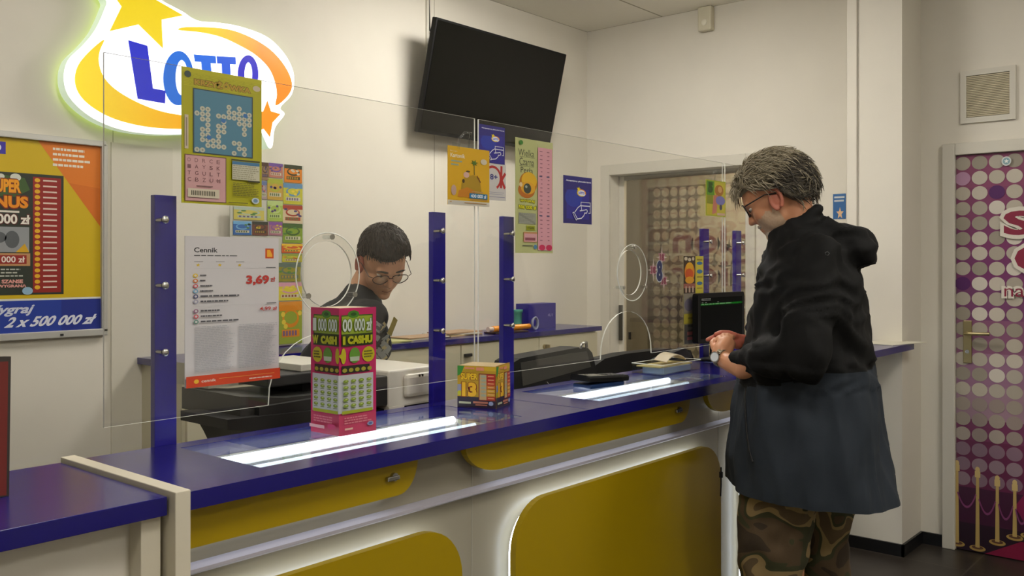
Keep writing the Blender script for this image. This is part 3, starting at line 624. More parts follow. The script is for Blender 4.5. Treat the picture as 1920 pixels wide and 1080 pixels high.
# card payment poster, portrait
def card_poster(g, k):
    g.poly([(.1, .25), (.9, .1), (.9, .9), (.1, .9)], '2f2a90'); g.ell(.35, .45, .3, .2, '2a3aa0'); g.poly([(.0, .0), (1, 0), (1, .25), (0, .3)], '2c2678')
    g.text('Akceptujemy płatności kartą', .08, .07+k*.01, .97, .115+k*.01, 'd5d6e6', .04)
    mini_logo(g, .62, .34, .16, .66)
    Wt = 'dadcea'; g.rects([(.60, .53, .93, .545), (.60, .60, .93, .625)], Wt); g.pline([(.60, .53), (.60, .62)], .02, Wt); g.pline([(.93, .53), (.93, .77)], .02, Wt); g.line(.86, .76, .93, .76, .015, Wt)
    g.pline([(.60, .60), (.48, .66), (.38, .755)], .022, Wt); g.pline([(.60, .62), (.62, .71), (.55, .725), (.72, .70), (.79, .685), (.82, .72), (.78, .77)], .022, Wt)
    g.pline([(.78, .77), (.72, .76), (.69, .82), (.60, .88), (.46, .90)], .022, Wt); g.poly([(.28, .775), (.34, .75), (.47, .90), (.41, .935)], Wt); g.poly([(.305, .785), (.335, .77), (.44, .895), (.41, .915)], '2a2680')
g = paper('card_payment_poster', 'blue card payment poster hanging above the white 18+ Ok sheet', 'poster', 898, 946, 232, 303, '2d2684', Y=YG-.002); card_poster(g, 0); g.done()
g = paper('card_payment_poster', 'blue card payment poster stuck alone right of the long pearl ticket', 'poster', 1056, 1109, 328, 418, '2a2470', Y=YG); card_poster(g, 1); g.done()
g = paper('age_limit_sheet', 'white sheet with red Ok and blue 18+, behind the yellow hanging poster', 'poster', 905, 948, 303, 374, 'c9c6c2', Y=YG-.001)
R_ = 'b3302c'; g.ring(.42, .40, .38, .33, .2, R_, 150, 420, 24); g.pline([(.80, .06), (.78, .66)], .09, R_); g.pline([(.97, .25), (.80, .44), (.95, .66)], .09, R_); g.text('18+', .2, .30, .62, .45, '2c2f7a', .02)
g.rects([(.1, .78, .9, .79), (.1, .83, .85, .84), (.1, .90, .95, .915)], '8a8aa0'); g.done()
# long pearl ticket
g = paper('pearl_ticket_poster', 'tall pale green ticket poster with black pearl and pink strip', 'poster', 966, 1036, 257, 474, 'b9bd84', Y=YG-.001)
g.rect(.0, 0, .55, 1, 'b6ba7e'); g.text('Wielka', .07, .095, .48, .155, '2e2e22', .0, .0); g.text('Czarna', .10, .17, .48, .235, '2e2e22', .0); g.text('Perła', .13, .25, .45, .30, '2e2e22', .0)
g.rects([(.1, .16, .5, .163), (.1, .24, .48, .243)], '3a3a2c')
g.ell(.33, .385, .235, .095, 'b8761a'); g.ell(.35, .365, .20, .075, 'dcae1c'); g.ell(.28, .45, .22, .07, 'b5681a'); g.ell(.32, .43, .19, .055, 'd8a024'); g.ell(.30, .435, .10, .045, '3c443a'); g.ell(.27, .42, .03, .012, 'a8b0a4'); g.ell(.13, .405, .04, .02, 'e0c89a')
g.text('WYGRAJ', .09, .53, .50, .565, '4a4a10', .12); g.text('WYGRAJ', .10, .533, .49, .563, 'd4cf18', .04); g.text('500 000 zł', .06, .58, .54, .62, '4a4a10', .12); g.text('500 000 zł', .07, .583, .53, .616, 'd4cf18', .04)
g.rect(.07, .65, .52, .745, '97998a'); g.line(.08, .66, .5, .74, .02, '7f8276'); g.body(.08, .65, .5, .74, 7, '84867a', 6, .4); g.rect(.27, .76, .49, .80, '9aa018'); g.text('WYGRANA', .29, .767, .47, .793, '5a5c1c', .04)
g.rect(.19, .815, .55, .905, 'c08a5a'); g.rect(.21, .83, .55, .90, 'd09ca0'); g.rect(.23, .865, .5, .89, '8a4a54'); g.rect(.16, .93, .43, .94, '6a6c54'); g.ell(.50, .945, .045, .02, '4a7aa0')
g.rect(.57, .06, .96, .975, 'd49aa4')
for x in (.66, .85):
    rn = random.Random(int(x*100)); g.rects([(x-.03+rn.uniform(-.02, .02), .09+i*.036, x+.03, .098+i*.036) for i in range(23)], '94606e'); g.ell(x+.02, .95, .085, .026, 'c22a54')
for y in (.31, .66): g.rects([(.6, y, .68, y+.012), (.8, y, .88, y+.012)], '5a5070')
g.ell(.12, .04, .05, .02, '3c7a2a'); g.done()
# cartoon ticket on the seam, plain stand-in picture
g = paper('hanging_ticket', 'small lime and pink cartoon ticket hanging at the seam of two screens', 'poster', 1323, 1360, 336, 404, 'a9b02c', Y=YG-.012)
g.rect(.04, .03, .96, .97, 'c4b83a'); g.rect(.04, .03, .42, .42, '5c9420'); g.text('5', .1, .06, .35, .36, '2c5210', .1); g.ell(.66, .27, .22, .16, 'a8702a'); g.ell(.70, .24, .1, .09, 'd0a068'); g.poly([(.38, .42), (.6, .40), (.52, .9), (.3, .95)], 'c27a68'); g.ell(.72, .55, .24, .13, '7a78b4'); g.ell(.74, .74, .07, .08, '4a4658'); g.rect(.05, .42, .34, .66, '8a8e22'); g.rect(.55, .9, .95, .97, 'cfae9a')
g.done(); hook(1336, 328, 'clear plastic hook holding the small cartoon ticket', .04)
# strips of tickets near the monitor
g = paper('ticket_strip', 'strip with orange cartoon ticket and yellow ticket left of the monitor', 'poster', 1281, 1318, 480, 648, '9a9270', Y=YG)
g.rect(0, 0, .58, .42, '3c2e1e'); g.ells([(.12, .03, .08, .02), (.3, .04, .08, .02), (.48, .03, .06, .02)], 'c9bda4'); g.ell(.30, .18, .25, .11, 'd8861a'); g.ell(.30, .12, .17, .05, 'e0a51c'); g.ell(.28, .2, .2, .06, 'c8501a'); g.ell(.3, .27, .22, .04, 'd89a24'); g.rect(0, .31, .58, .36, '9a5a4e')
g.rects([(.08+i*.17, .34, .16+i*.17, .41) for i in range(3)], 'b8a08e'); g.rect(.6, .0, 1, .42, 'c9bc3c'); g.ells([(.8, .08, .15, .02), (.8, .175, .15, .024), (.8, .31, .15, .02)], '3a72a0'); g.rects([(.66, .03, .94, .05), (.66, .23, .94, .245), (.66, .36, .94, .37)], '8a7a2a')
g.rect(0, .42, .58, .64, '8d8678'); g.ell(.25, .55, .22, .07, '6e6878'); g.rect(.58, .42, 1, 1, 'b8ac3c'); g.rect(0, .65, .62, .76, 'b0a43c'); g.rects([(.2, .69, .5, .71)], '8a7e2c'); g.rect(.04, .77, .56, .985, '504e48'); g.rect(.16, .85, .5, .89, 'b06a66'); g.rect(.16, .91, .5, .945, 'b06a66'); g.rect(.2, .8, .48, .83, '7a7870'); g.done()
# infinity shaped sticker with pink flashes
q = at(1236, 508, Y=YP); mb = MB()
def P8(u, v, d): return Vector((q.x+u, YP-.0006-d, q.z+v))
g = Sheet(P8, mb)
for a, b in ((-.043, .004), (.018, .052), (.032, -.038)):
    mb.add([P8(a+(.030 if i % 2 else .016)*math.cos(math.pi*i/6)*1.0, b+(.030 if i % 2 else .018)*math.sin(math.pi*i/6), 0) for i in range(12)], [list(range(12))], pm('b58a90')); g.star(a, b, .04, .045, 'c9b8b0', 0, 4, .2); g.text('18', a-.016, b+.013, a+.016, b-.013, '8a3c50', .08)
for c, w_ in (('c6c8cc', .036), ('2a3360', .030), ('c6c8cc', .014)):
    g.ells([(.0, .018, w_*.62, w_*.66), (.0, -.018, w_*.70, w_*.72)], c)
g.text('8', -.018, .04, .018, -.04, '2a3360', .06)
mb.build('window_sticker', None, 'small navy eight sticker with three pink flashes beside the speaking hole', 'sticker', fix=False)
g = paper('blue_notice', 'small blue and white notice on right wall behind the jacket hood', 'poster', 1562, 1586, 364, 411, '2a5f96', X=XR-.001)
g.rects([(.1, .1, .9, .17), (.1, .24, .85, .31)], 'b9c0c4'); g.star(.55, .78, .3, .25, 'd8b28a'); g.done()
# small white clip visible over the left screen
# ------------------------------------------------------------ tickets in the rack on the back wall
YR = 3.655
ra = at(437, 400, Y=YR); rb = at(568, 310, Y=YR); rz0 = 1.096; rz1 = at(490, 303, Y=YR).z
rk = thing('ticket_rack', 'clear wall rack full of colourful scratch tickets behind the price list', 'rack', ((ra.x+rb.x)/2, YB, rz0))
mb = MB(); xm = at(489, 400, Y=YR).x; zm = at(437, 386, Y=YR).z
mb.box(ra.x-.01, rb.x+.01, YR+.008, YR+.012, rz0, zm, mat('bcbcae', .4)); mb.box(xm-.005, rb.x+.01, YR+.008, YR+.012, zm, rz1, mat('bcbcae', .4)); mb.build('back_sheet', rk)
for z in (0, .25, .5, .75): mb = MB(); zz = rz0+.02+(rz1-rz0)*z; mb.box(ra.x, rb.x, YR+.012, YB, zz, zz+.02, G_CLEAR); mb.build('wall_spacer', rk)
TK = [(533, 566, 308, 341, 'd07a12', '2e3620', 'orange on dark green scratch ticket, topmost at the rack right edge'), (531, 567, 343, 382, 'b8b432', '5a86a8', 'yellow ticket with blue header, second down at rack right edge'),
 (530, 567, 384, 418, 'c4b492', 'a03c28', 'beige ticket with red band, third down at rack right edge'), (530, 567, 419, 455, '7a9428', '3c5a26', 'green ticket, fourth down at rack right edge'),
 (528, 567, 457, 474, 'c0501c', 'd8b02a', 'flat red and yellow burger ticket at rack right edge'), (529, 566, 476, 491, 'b4ae24', '8a9a3a', 'flat lime yellow ticket under the red burger ticket'),
 (521, 564, 493, 528, '8a8422', '5a6a5c', 'dark olive ticket beside top of the price figure'), (521, 566, 530, 564, 'c9bc30', 'c890a0', 'yellow ticket with pink centre above the big orange ticket'),
 (523, 566, 566, 646, '8a9c34', 'd08418', 'large orange and green ticket, lowest in the rack'), (504, 530, 305, 332, 'b0705a', '6a4a94', 'purple and red ticket, top row middle of the rack'),
 (490, 503, 304, 337, '8a7050', '4a3020', 'narrow brown ticket beside the crossword sheet top'), (501, 530, 334, 374, 'b8963a', 'a0a830', 'yellow and orange ticket, second row middle of the rack'),
 (501, 530, 376, 414, '9ab04c', 'b0c47c', 'light green ticket, third row middle of the rack'), (489, 500, 339, 373, 'a08c8c', '5a6a90', 'narrow blue and pink ticket beside the crossword sheet'),
 (438, 495, 387, 411, 'c4b858', 'a8b8a8', 'wide pale yellow ticket below the crossword sheet'), (437, 471, 414, 440, '2a62a4', '6aa4cc', 'bright blue ticket just above the price list'),
 (473, 502, 415, 441, '6a3a2c', '2c3228', 'dark ticket with red picture just above the price list'), (504, 529, 416, 441, 'a06a7c', '7a4a90', 'pink and purple ticket above price list right corner')]
for i, (pl, pr, pt, pb, c1, c2, lab) in enumerate(TK):
    g = paper('scratch_ticket', lab, 'ticket', pl, pr, pt+(495-pt)*0, pb, c1, Y=YR+.006, group='scratch tickets in the wall rack'); rn = random.Random(i)
    g.rect(0, 0, 1, .22, c2); g.ell(.5, .40, .36, .22, c2); g.ell(.5, .38, .28, .15, c1); g.ells([(rn.random()*.8+.1, rn.random()*.4+.2, .09, .06) for _ in range(4)], rn.choice(['d8c040', 'c8501c', '4a7a34', 'c9c4b0', '4a3a6a']), 10)
    g.rect(.12, .66, .88, .84, 'c2bda4' if i % 2 else c2); g.rects([(.16+k*.13, .69, .24+k*.13, .81) for k in range(5)], rn.choice(['8a4a2a', '5a6a3a', 'a8862a', '6a5a7a'])); g.rect(0, .9, 1, 1, c1); g.done()
# ------------------------------------------------------------ ticket boxes and things on the counter
def face(O, eu, ev, nn): return lambda u, v, d: O + eu*u + ev*v + nn*(d+.0002)
PK = 'b8205c'
dx = thing('ticket_box', 'tall pink and lime folded ticket display standing on the lit glass', 'display box', (1.388, 1.711, ZT))
bx0, bx1, by0, by1, zt = 1.335, 1.441, 1.657, 1.764, 1.381
mb = MB(); mb.box(bx0, bx1, by0, by1, ZT, zt-.004, pm(PK)); mb.box(bx0+.002, bx1-.002, by0+.002, by1-.002, zt-.004, zt-.001, mat('c9b79a', .6)); mb.build('card', dx)
mb = MB(); O1 = Vector((bx0, by1, zt)); O2 = Vector((bx0, by0, zt)); ez = Vector((0, 0, ZT-zt))
f1 = face(O1, Vector((0, by0-by1, 0)), ez, Vector((-1, 0, 0))); f2 = face(O2, Vector((bx1-bx0, 0, 0)), ez, Vector((0, -1, 0)))
# one sheet wraps round both faces: u runs 0..1 on the left face and 1..2 on the right
def wrap(u, v, d): return f1(u, v, d) if u <= 1 else f2(u-1, v, d)
g = Sheet(wrap, mb)
for o in (0, 1):
    e0, e1 = (.10, .98) if o == 0 else (1.02, 1.90)
    g.rect(o+.0, 0, o+1, 1, 'b8205c'); g.rect(o+.0, .84, o+1, 1, 'b83a5c'); g.body(o+.1, .86, o+.9, .92, 3, 'cf7a86', 3+o, .5)
    g.rect(e0, .055, e1, .245, '3f5a12'); g.rect(e0+(.03 if o == 0 else 0), .065, e1-(.03 if o == 1 else 0), .205, '8fa62c'); g.ell((.55, 1.35)[o], .05, .16, .03, '3f7a1c'); g.ell((.55, 1.35)[o], .05, .08, .014, '1f4a12')
    g.rect(e0, .205, e1, .30, '2f3c10')
    g.ells([((.24, .60, .93) if o == 0 else (1.06, 1.38, 1.76))[k] and (((.24, .60, .93) if o == 0 else (1.07, 1.38, 1.77))[k], .375, (.17, .15, .07)[k] if o == 0 else (.07, .15, .18)[k], .062) for k in (0, 2)], 'b4aa18')
    g.ells([((.60, .0, 0) if o == 0 else (1.38, 0, 0))[0:1] + (.375, .15, .062)], '5a8a2c'); g.rect((.47 if o == 0 else 1.25), .385, (.73 if o == 0 else 1.51), .42, 'a8b49c')
    if o == 0: g.body(.12, .345, .36, .41, 3, '5c5a1c', 4, .55)
    else: g.body(1.64, .345, 1.9, .41, 3, '5c5a1c', 5, .55)
    g.rect(e0+(.05 if o == 0 else 0), .452, e1-(.1 if o == 1 else 0), .512, '241f16')
    g.ells([(o+(.22 if o == 0 else .10)+k*.175, .488, .065, .016) for k in range(5) if (o+(.22 if o == 0 else .10)+k*.175) < o+.93], '98942c', 14)
    g.rect(e0-(.02 if o == 0 else .02), .525, e1, .825, 'b4b7b8'); gx = [o+(.20, .43, .66, .87)[k] if o == 0 else o+(.13, .34, .56, .78)[k] for k in range(4)]
    g.ells([(x, .575+r*.048, .075, .0135) for x in gx for r in range(5)], '7d9430', 12); g.rects([(x-.07, .592+r*.048, x+.06, .597+r*.048) for x in gx for r in range(5)], '5a6a30')
    g.ells([(x+.01, .570+r*.048, .035, .005) for x in gx for r in range(5)], 'aebc70', 10)
    g.rect(e0, .805, e1-.02, .83, '98a024')
for a, b_, t in ((.12, .26, '1'), (.30, .62, '000'), (.66, .98, '000')): g.text(t, a, .08, b_, .19, '55661c', .07); g.text(t, a+.01, .085, b_-.01, .185, 'b9c4b8', .03)
for a, b_, t in ((1.02, 1.30, '00'), (1.34, 1.66, '000'), (1.68, 1.86, 'zł')): g.text(t, a, .08, b_, .19, '55661c', .07); g.text(t, a+.01, .085, b_-.01, .185, 'b9c4b8', .03)
for a, b_, t in ((.12, .34, 'W'), (.42, .97, 'CASH'), (1.03, 1.10, 'I'), (1.16, 1.86, 'CASHU')): g.text(t, a, .22, b_, .285, 'a8ac14', .08)
g.rect(.03, .93, .55, .955, 'd0a0a8'); g.ell(1.80, .93, .09, .018, '8a90b0'); g.ell(1.80, .93, .05, .01, '4a5a90'); g.rect(1.08, .94, 1.3, .955, 'd8b0a0'); g.ell(.8, .93, .14, .022, 'c22a68')
mb.build('printed_wrap', dx, 'pink and lime printed wrap', fix=False)
bo = thing('ticket_box', 'small yellow and red cube box of tickets right of the pink display', 'display box', (1.866, 1.648, ZT))
M = Matrix.Translation((1.866, 1.650, ZT)) @ Matrix.Rotation(math.radians(18.6), 4, 'Z'); D1, D2, Hb = .098, .116, .114
mb = MB(); mb.box(0, D1, 0, D2, 0, Hb-.003, pm('c09a30'), M=M); mb.box(.003, D1-.003, .003, D2-.003, Hb-.003, Hb+.001, mat('c8b284', .6), M=M)
mb.add([M @ Vector(p) for p in ((.0, 0, Hb-.003), (D1, 0, Hb-.003), (D1, .0, Hb+.004), (.0, .0, Hb+.003))], [(0, 1, 2, 3)], pm('b98a2c')); mb.build('card', bo)
mb = MB(); R3 = M.to_3x3()
for s_ in (0, 1):
    if s_ == 0: P = face(M @ Vector((0, D2, Hb)), R3 @ Vector((0, -D2, 0)), Vector((0, 0, -Hb)), R3 @ Vector((-1, 0, 0)))
    else: P = face(M @ Vector((0, 0, Hb)), R3 @ Vector((D1, 0, 0)), Vector((0, 0, -Hb)), R3 @ Vector((0, -1, 0)))
    g = Sheet(P, mb); g.rect(0, 0, 1, 1, 'b8941c'); g.rect(0, 0, 1, .1, 'c9a81e'); g.poly([(0, 0), (.18, 0), (.1, .2), (0, .25)], '3c8a34'); g.rect(0, .45, .1, .7, '8a90a8'); g.ell(.06, .66, .06, .06, 'b0b020')
    g.rect(0, .74, 1, 1, '2c2438'); g.text('SUPER', .08, .16, .54, .34, '7a2a10', .1); g.text('SUPER', .09, .17, .53, .33, 'e0b818', .05)
    g.text('13', .10, .38, .52, .76, '7a2a10', .1); g.text('13', .12, .39, .50, .74, 'e2b01a', .06); g.rect(.13, .64, .50, .72, 'd8801a') if False else None
    g.rect(.56, .17, .99, .82, '7a1c18'); g.rect(.58, .19, .76, .80, 'b89a6a'); g.ells([(.68, .24+k*.09, .07, .034) for k in range(6)], '9aa088', 10)
    for k, c in enumerate(('b8301c', 'b8301c', 'c4481a', 'c8741c', 'c89a20', 'c89420', 'b8401c')): g.rect(.77, .19+k*.088, .98, .27+k*.088, c)
    g.rects([(.80, .22+k*.088, .95, .235+k*.088) for k in range(7)], 'd8a878'); g.rects([(.05, .86, .36, .91)], 'b4b89a'); g.rects([(.42, .84, .8, .89), (.48, .91, .78, .94)], 'b0705a'); g.ell(.88, .88, .06, .05, '8e9cc0'); g.rects([(.2, .03, .45, .07), (.5, .02, .7, .1)], 'd88a6a')
mb.build('printed_wrap', bo, 'yellow, orange and red printed wrap', fix=False)
q0 = at(17, 930, Z=ZT); mb = MB(); x1 = q0.x; y0 = q0.y
M = Matrix.Translation((x1, y0, ZT)) @ Matrix.Rotation(math.radians(1.9), 4, 'Y') @ Matrix.Rotation(math.radians(-3), 4, 'X')
mb.box(-.22, 0, 0, .03, 0, .236, pm('2c2622'), M=M)
g = Sheet(lambda u, v, d: M @ Vector((-.22+.22*u, -d-.0002, .236*(1-v))), mb); g.rect(.02, .035, .98, .99, '6a1812'); g.rect(.02, .035, .55, .99, '2a3126'); g.rects([(.70, .075+i*.047, .88, .092+i*.047) for i in range(20)], 'cbb7a8'); g.ells([(.63, .083+i*.047, .03, .014) for i in range(20)], 'c8941e', 10)
mb.build('ticket_box', None, 'dark red ticket display cut by the left edge on the side counter', 'display box', fix=False)
# card reader
q = at(1108, 718, Z=ZT); M = Matrix.Translation((2.435, 1.705, ZT+.0005)) @ Matrix.Rotation(math.radians(-8), 4, 'Z')
cr = thing('card_reader', 'black card payment terminal on blue base lying on the counter glass', 'card terminal', (2.435, 1.705, ZT))
mb = MB(); mb.box(-.085, .075, -.04, .04, 0, .014, mat('1c3560', .3), .004, M); mb.build('charging_base', cr, 'dark blue base')
mb = MB(); T = M @ Matrix.Translation((0, 0, .017)) @ Matrix.Rotation(math.radians(3), 4, 'Y'); mb.loft([[T @ Vector((x, y*w_, z+zz)) for y, z in ((-.042, .003), (-.036, 0), (.036, 0), (.042, .003), (.042, .014), (.036, .019), (-.036, .019), (-.042, .014))] for x, w_, zz in ((-.1, .85, .004), (-.09, 1, 0), (.06, 1, 0), (.098, .9, 0), (.105, .75, 0))], M_BLACK, smooth=False); mb.build('housing', cr)
mb = MB(); mb.box(-.075, .0, -.03, .03, .0192, .0202, mat('6c7068', .2), M=T); mb.build('display', cr, 'grey display')
for r in range(3):
    for c in range(4): mb = MB(); mb.box(.015+c*.018, .028+c*.018, -.028+r*.02, -.014+r*.02, .0192, .0212, mat('4c4d4c', .5), M=T); mb.build('key', cr)
# acrylic money tray with papers
ty = thing('money_tray', 'clear acrylic box holding papers on the counter before the monitor', 'tray', (2.95, 1.765, ZT))
mb = MB(); x0, x1, y0, y1, z1 = 2.815, 3.09, 1.70, 1.83, ZT+.036
for b_ in ((x0, x1, y0, y1, ZT+.0005, ZT+.003), (x0, x1, y0, y0+.003, ZT+.003, z1), (x0, x1, y1-.003, y1, ZT+.003, z1), (x0, x0+.003, y0+.003, y1-.003, ZT+.003, z1), (x1-.003, x1, y0+.003, y1-.003, ZT+.003, z1)): mb.box(*b_, G_CLEAR)
for p, r in (((x0, y0), (x1, y0)), ((x1, y0), (x1, y1)), ((x1, y1), (x0, y1)), ((x0, y1), (x0, y0))): mb.cyl((*p, z1), (*r, z1), .0012, M_EDGE, 6)
mb.build('box', ty)
for (ax, ay, bx_, by_, z, c, lab) in ((2.83, 1.72, 3.06, 1.82, ZT+.0265, 'b9a86a', 'flat yellowish paper stack inside the clear money tray'), (2.84, 1.71, 3.03, 1.80, ZT+.022, '7c8aa0', 'blue grey slips inside the clear money tray')):
    mb = MB(); mb.box(ax, bx_, ay, by_, ZT+.0225 if z > ZT+.025 else ZT+.0035, z, pm(c)); mb.build('paper_stack', None, lab, 'paper')
mb = MB(); rings = []
for i in range(9):
    t_ = i/8; x = 2.90+.14*t_; z = ZT+.036+.022*math.sin(t_*math.pi)**.8
    rings.append([Vector((x, 1.735, z)), Vector((x+.02, 1.80, z+.004)), Vector((x+.02, 1.80, z+.007)), Vector((x, 1.735, z+.003))])
mb.loft(rings, pm('c4b79c'), smooth=False); mb.build('paper_slip', None, 'curved beige paper bundle lying across the clear money tray', 'paper')
# customer monitor
q0 = at(1303, 551, Y=1.79); q1 = at(1303, 646, Y=1.79); X0 = q0.x+.025; X1 = X0+.40
mn = thing('monitor', 'black customer monitor with green line, facing the man in the jacket', 'monitor', ((X0+X1)/2, 1.80, ZT))
mb = MB(); mb.plate([rrect(X0, X1, q1.z, q0.z, .012)], 0, .025, M_BLACK, fY(1.79)); mb.build('casing', mn)
mb = MB(); g = Sheet(lambda u, v, d: Vector((X0+.02+(X1-X0-.04)*u, 1.79-d-.0004, q0.z-.018-(q0.z-q1.z-.036)*v)), mb); sm_ = mat('050604', .7); sm_.node_tree.nodes['Principled BSDF'].inputs['Specular IOR Level'].default_value = .1; g.rect(0, 0, 1, 1, sm_); g.k = 1
g.add([(0, .14), (1, .14), (1, .185), (0, .185)], [(0, 1, 2, 3)], mat('1c8a24', .5, emit=.8)); g.body(.02, .02, .28, .08, 2, 'a8aca8', 3, .5); g.body(.02, .15, .9, .175, 1, '9ac89a', 4, .7); g.rects([(.02, .11, .06, .125), (.1, .11, .14, .125), (.38, .11, .42, .125)], '8a908a')
mb.build('screen', mn, 'dark screen with one green row', fix=False)
mb = MB(); mb.box((X0+X1)/2-.03, (X0+X1)/2+.03, 1.815, 1.83, ZT+.01, q1.z+.05, M_BLACK); mb.box((X0+X1)/2-.1, (X0+X1)/2+.1, 1.745, 1.86, ZT+.0008, ZT+.01, M_BLACK, .003); mb.build('stand', mn)
# ------------------------------------------------------------ behind the counter
dk = thing('work_desk', 'low work desk carrying printers and terminals behind the counter', 'desk', (2.8, 2.12, 0))
mb = MB(); mb.box(1.15, 4.6, 1.92, 2.36, .86, .885, mat('c2bca8', .5)); mb.build('desk_top', dk)
for x in (1.2, 2.4, 3.5, 4.55): mb = MB(); mb.box(x-.015, x+.015, 1.95, 2.33, 0, .86, mat('b0aa98', .5)); mb.build('leg_panel', dk)
pr = thing('receipt_printer', 'white box printer with rounded front drawer left of the middle post', 'printer', (1.895, 2.15, .885))
mb = MB(); mb.box(1.79, 2.0, 2.0, 2.32, 1.062, 1.172, mat('dcd8cc', .4), .006); mb.box(1.79, 1.85, 1.998, 2.06, 1.03, 1.066, mat('dcd8cc', .4)); mb.build('housing', pr)
mb = MB(); mb.box(1.845, 1.99, 1.982, 2.004, 1.088, 1.158, mat('d0ccc0', .35), .012); mb.build('front_drawer', pr)
for x in (1.895, 1.95):
    for k in (0, 1): mb = MB(); mb.box(x+k*.012, x+k*.012+.004, 1.980, 1.985, 1.147, 1.154, M_DARK); mb.build('slot_mark', pr)
mb = MB(); mb.box(1.705, 1.789, 2.002, 2.3, 1.072, 1.158, M_DARK, .004); mb.build('side_cover', pr, 'dark grey side cover'); mb = MB(); mb.box(1.73, 1.99, 2.02, 2.3, .885, 1.06, M_BLACK); mb.build('stand', pr, 'black stand')
pb = thing('office_printer', 'black flatbed printer with protruding tray behind the pink display', 'printer', (1.5, 2.12, .885))
mb = MB(); mb.plate([[(1.352, 1.118), (1.70, 1.125), (1.70, .885), (1.45, .885), (1.41, .95), (1.375, 1.02), (1.352, 1.06)]], 0, .3, M_DARK, fY(2.0)); mb.build('body', pb)
mb = MB(); mb.plate([[(1.255, 1.075), (1.34, 1.06), (1.7, 1.05), (1.7, 1.085), (1.255, 1.10)]], 0, .22, M_DARK, fY(1.99)); mb.build('output_tray', pb)
mb = MB(); mb.plate([[(1.31, 1.09), (1.70, 1.075), (1.70, 1.125), (1.45, 1.13), (1.31, 1.148)]], 0, .28, mat('363633', .45), fY(2.02)); mb.build('tray_rim', pb)
mb = MB(); mb.plate([[(1.33, 1.150), (1.50, 1.15), (1.53, 1.175), (1.38, 1.2), (1.33, 1.21)]], 0, .2, mat('b4b1a0', .6), fY(2.2)); mb.build('paper_support', pb, 'cream paper support')
mb = MB(); mb.box(1.42, 1.695, 2.06, 2.34, 1.155, 1.185, M_DARK, .004); mb.box(1.56, 1.695, 2.1, 2.3, 1.1, 1.155, M_BLACK); mb.build('scanner_lid', pb)
mb = MB(); mb.box(1.54, 1.69, 2.08, 2.32, 1.1855, 1.205, mat('c4c2b4', .5), .002); mb.build('paper_stack', None, 'white paper stack lying on the black printer', 'paper')
tm = thing('lottery_terminal', 'large black lottery terminal with slanted back between post and card reader', 'terminal', (2.64, 2.1, .885))
mb = MB(); prof = [(2.33, 1.05), (2.43, 1.142), (2.47, 1.152), (2.82, 1.166), (2.875, 1.162), (2.895, 1.14), (2.89, 1.05), (2.86, .96), (2.36, .96)]
mb.plate([prof], 0, .09, M_BLACK, lambda u, v, d: Vector((u, 2.0+d+(v-.96)*.35, v))); mb.build('housing', tm)
mb = MB(); mb.plate([[(2.44, 1.06), (2.46, 1.137), (2.76, 1.148), (2.86, 1.148), (2.86, 1.09)]], -.002, .001, mat('2a2a26', .35), lambda u, v, d: Vector((u, 2.0+d+(v-.96)*.35, v))); mb.build('back_plate', tm, 'dark grey glossy plate')
mb = MB(); mb.tube([(2.80, 2.05, 1.165), (2.80, 2.045, 1.182), (2.83, 2.045, 1.186), (2.84, 2.05, 1.165)], .006, M_STEEL, 8); mb.build('clamp', tm); mb = MB(); mb.box(2.5, 2.75, 2.02, 2.3, .885, .965, M_BLACK, .01); mb.build('foot', tm)
mb = MB(); mb.ell((2.42, 1.975, 1.05), (.02, .012, .012), M_STEEL); mb.tube([(2.52, 1.99, 1.07), (2.56, 1.985, 1.03)], .002, M_STEEL, 6); mb.build('latch', tm)
mb = MB(); prof = [(2.885, .96), (2.90, 1.03), (2.97, 1.085), (3.04, 1.104), (3.2, 1.112), (3.55, 1.108), (3.72, 1.09), (3.75, .96)]
mb.plate([prof], 0, .07, M_BLACK, lambda u, v, d: Vector((u, 2.06+d+(v-.96)*.3, v))); mb.box(3.1, 3.5, 2.10, 2.3, .885, .98, M_BLACK)
mb.build('keyboard_terminal', None, 'low black rounded terminal behind the clear money tray', 'terminal')
mb = MB(); mb.plate([[(3.17, 1.02), (3.19, 1.10), (3.42, 1.13), (3.46, 1.10), (3.46, 1.02)]], 0, .03, mat('25282a', .4), lambda u, v, d: Vector((u, 1.93+d+(v-1.0)*.2, v))); mb.box(3.25, 3.4, 1.96, 2.04, .885, 1.03, M_BLACK); mb.build('keypad', None, 'dark keypad standing behind the counter below the monitor', 'keypad')
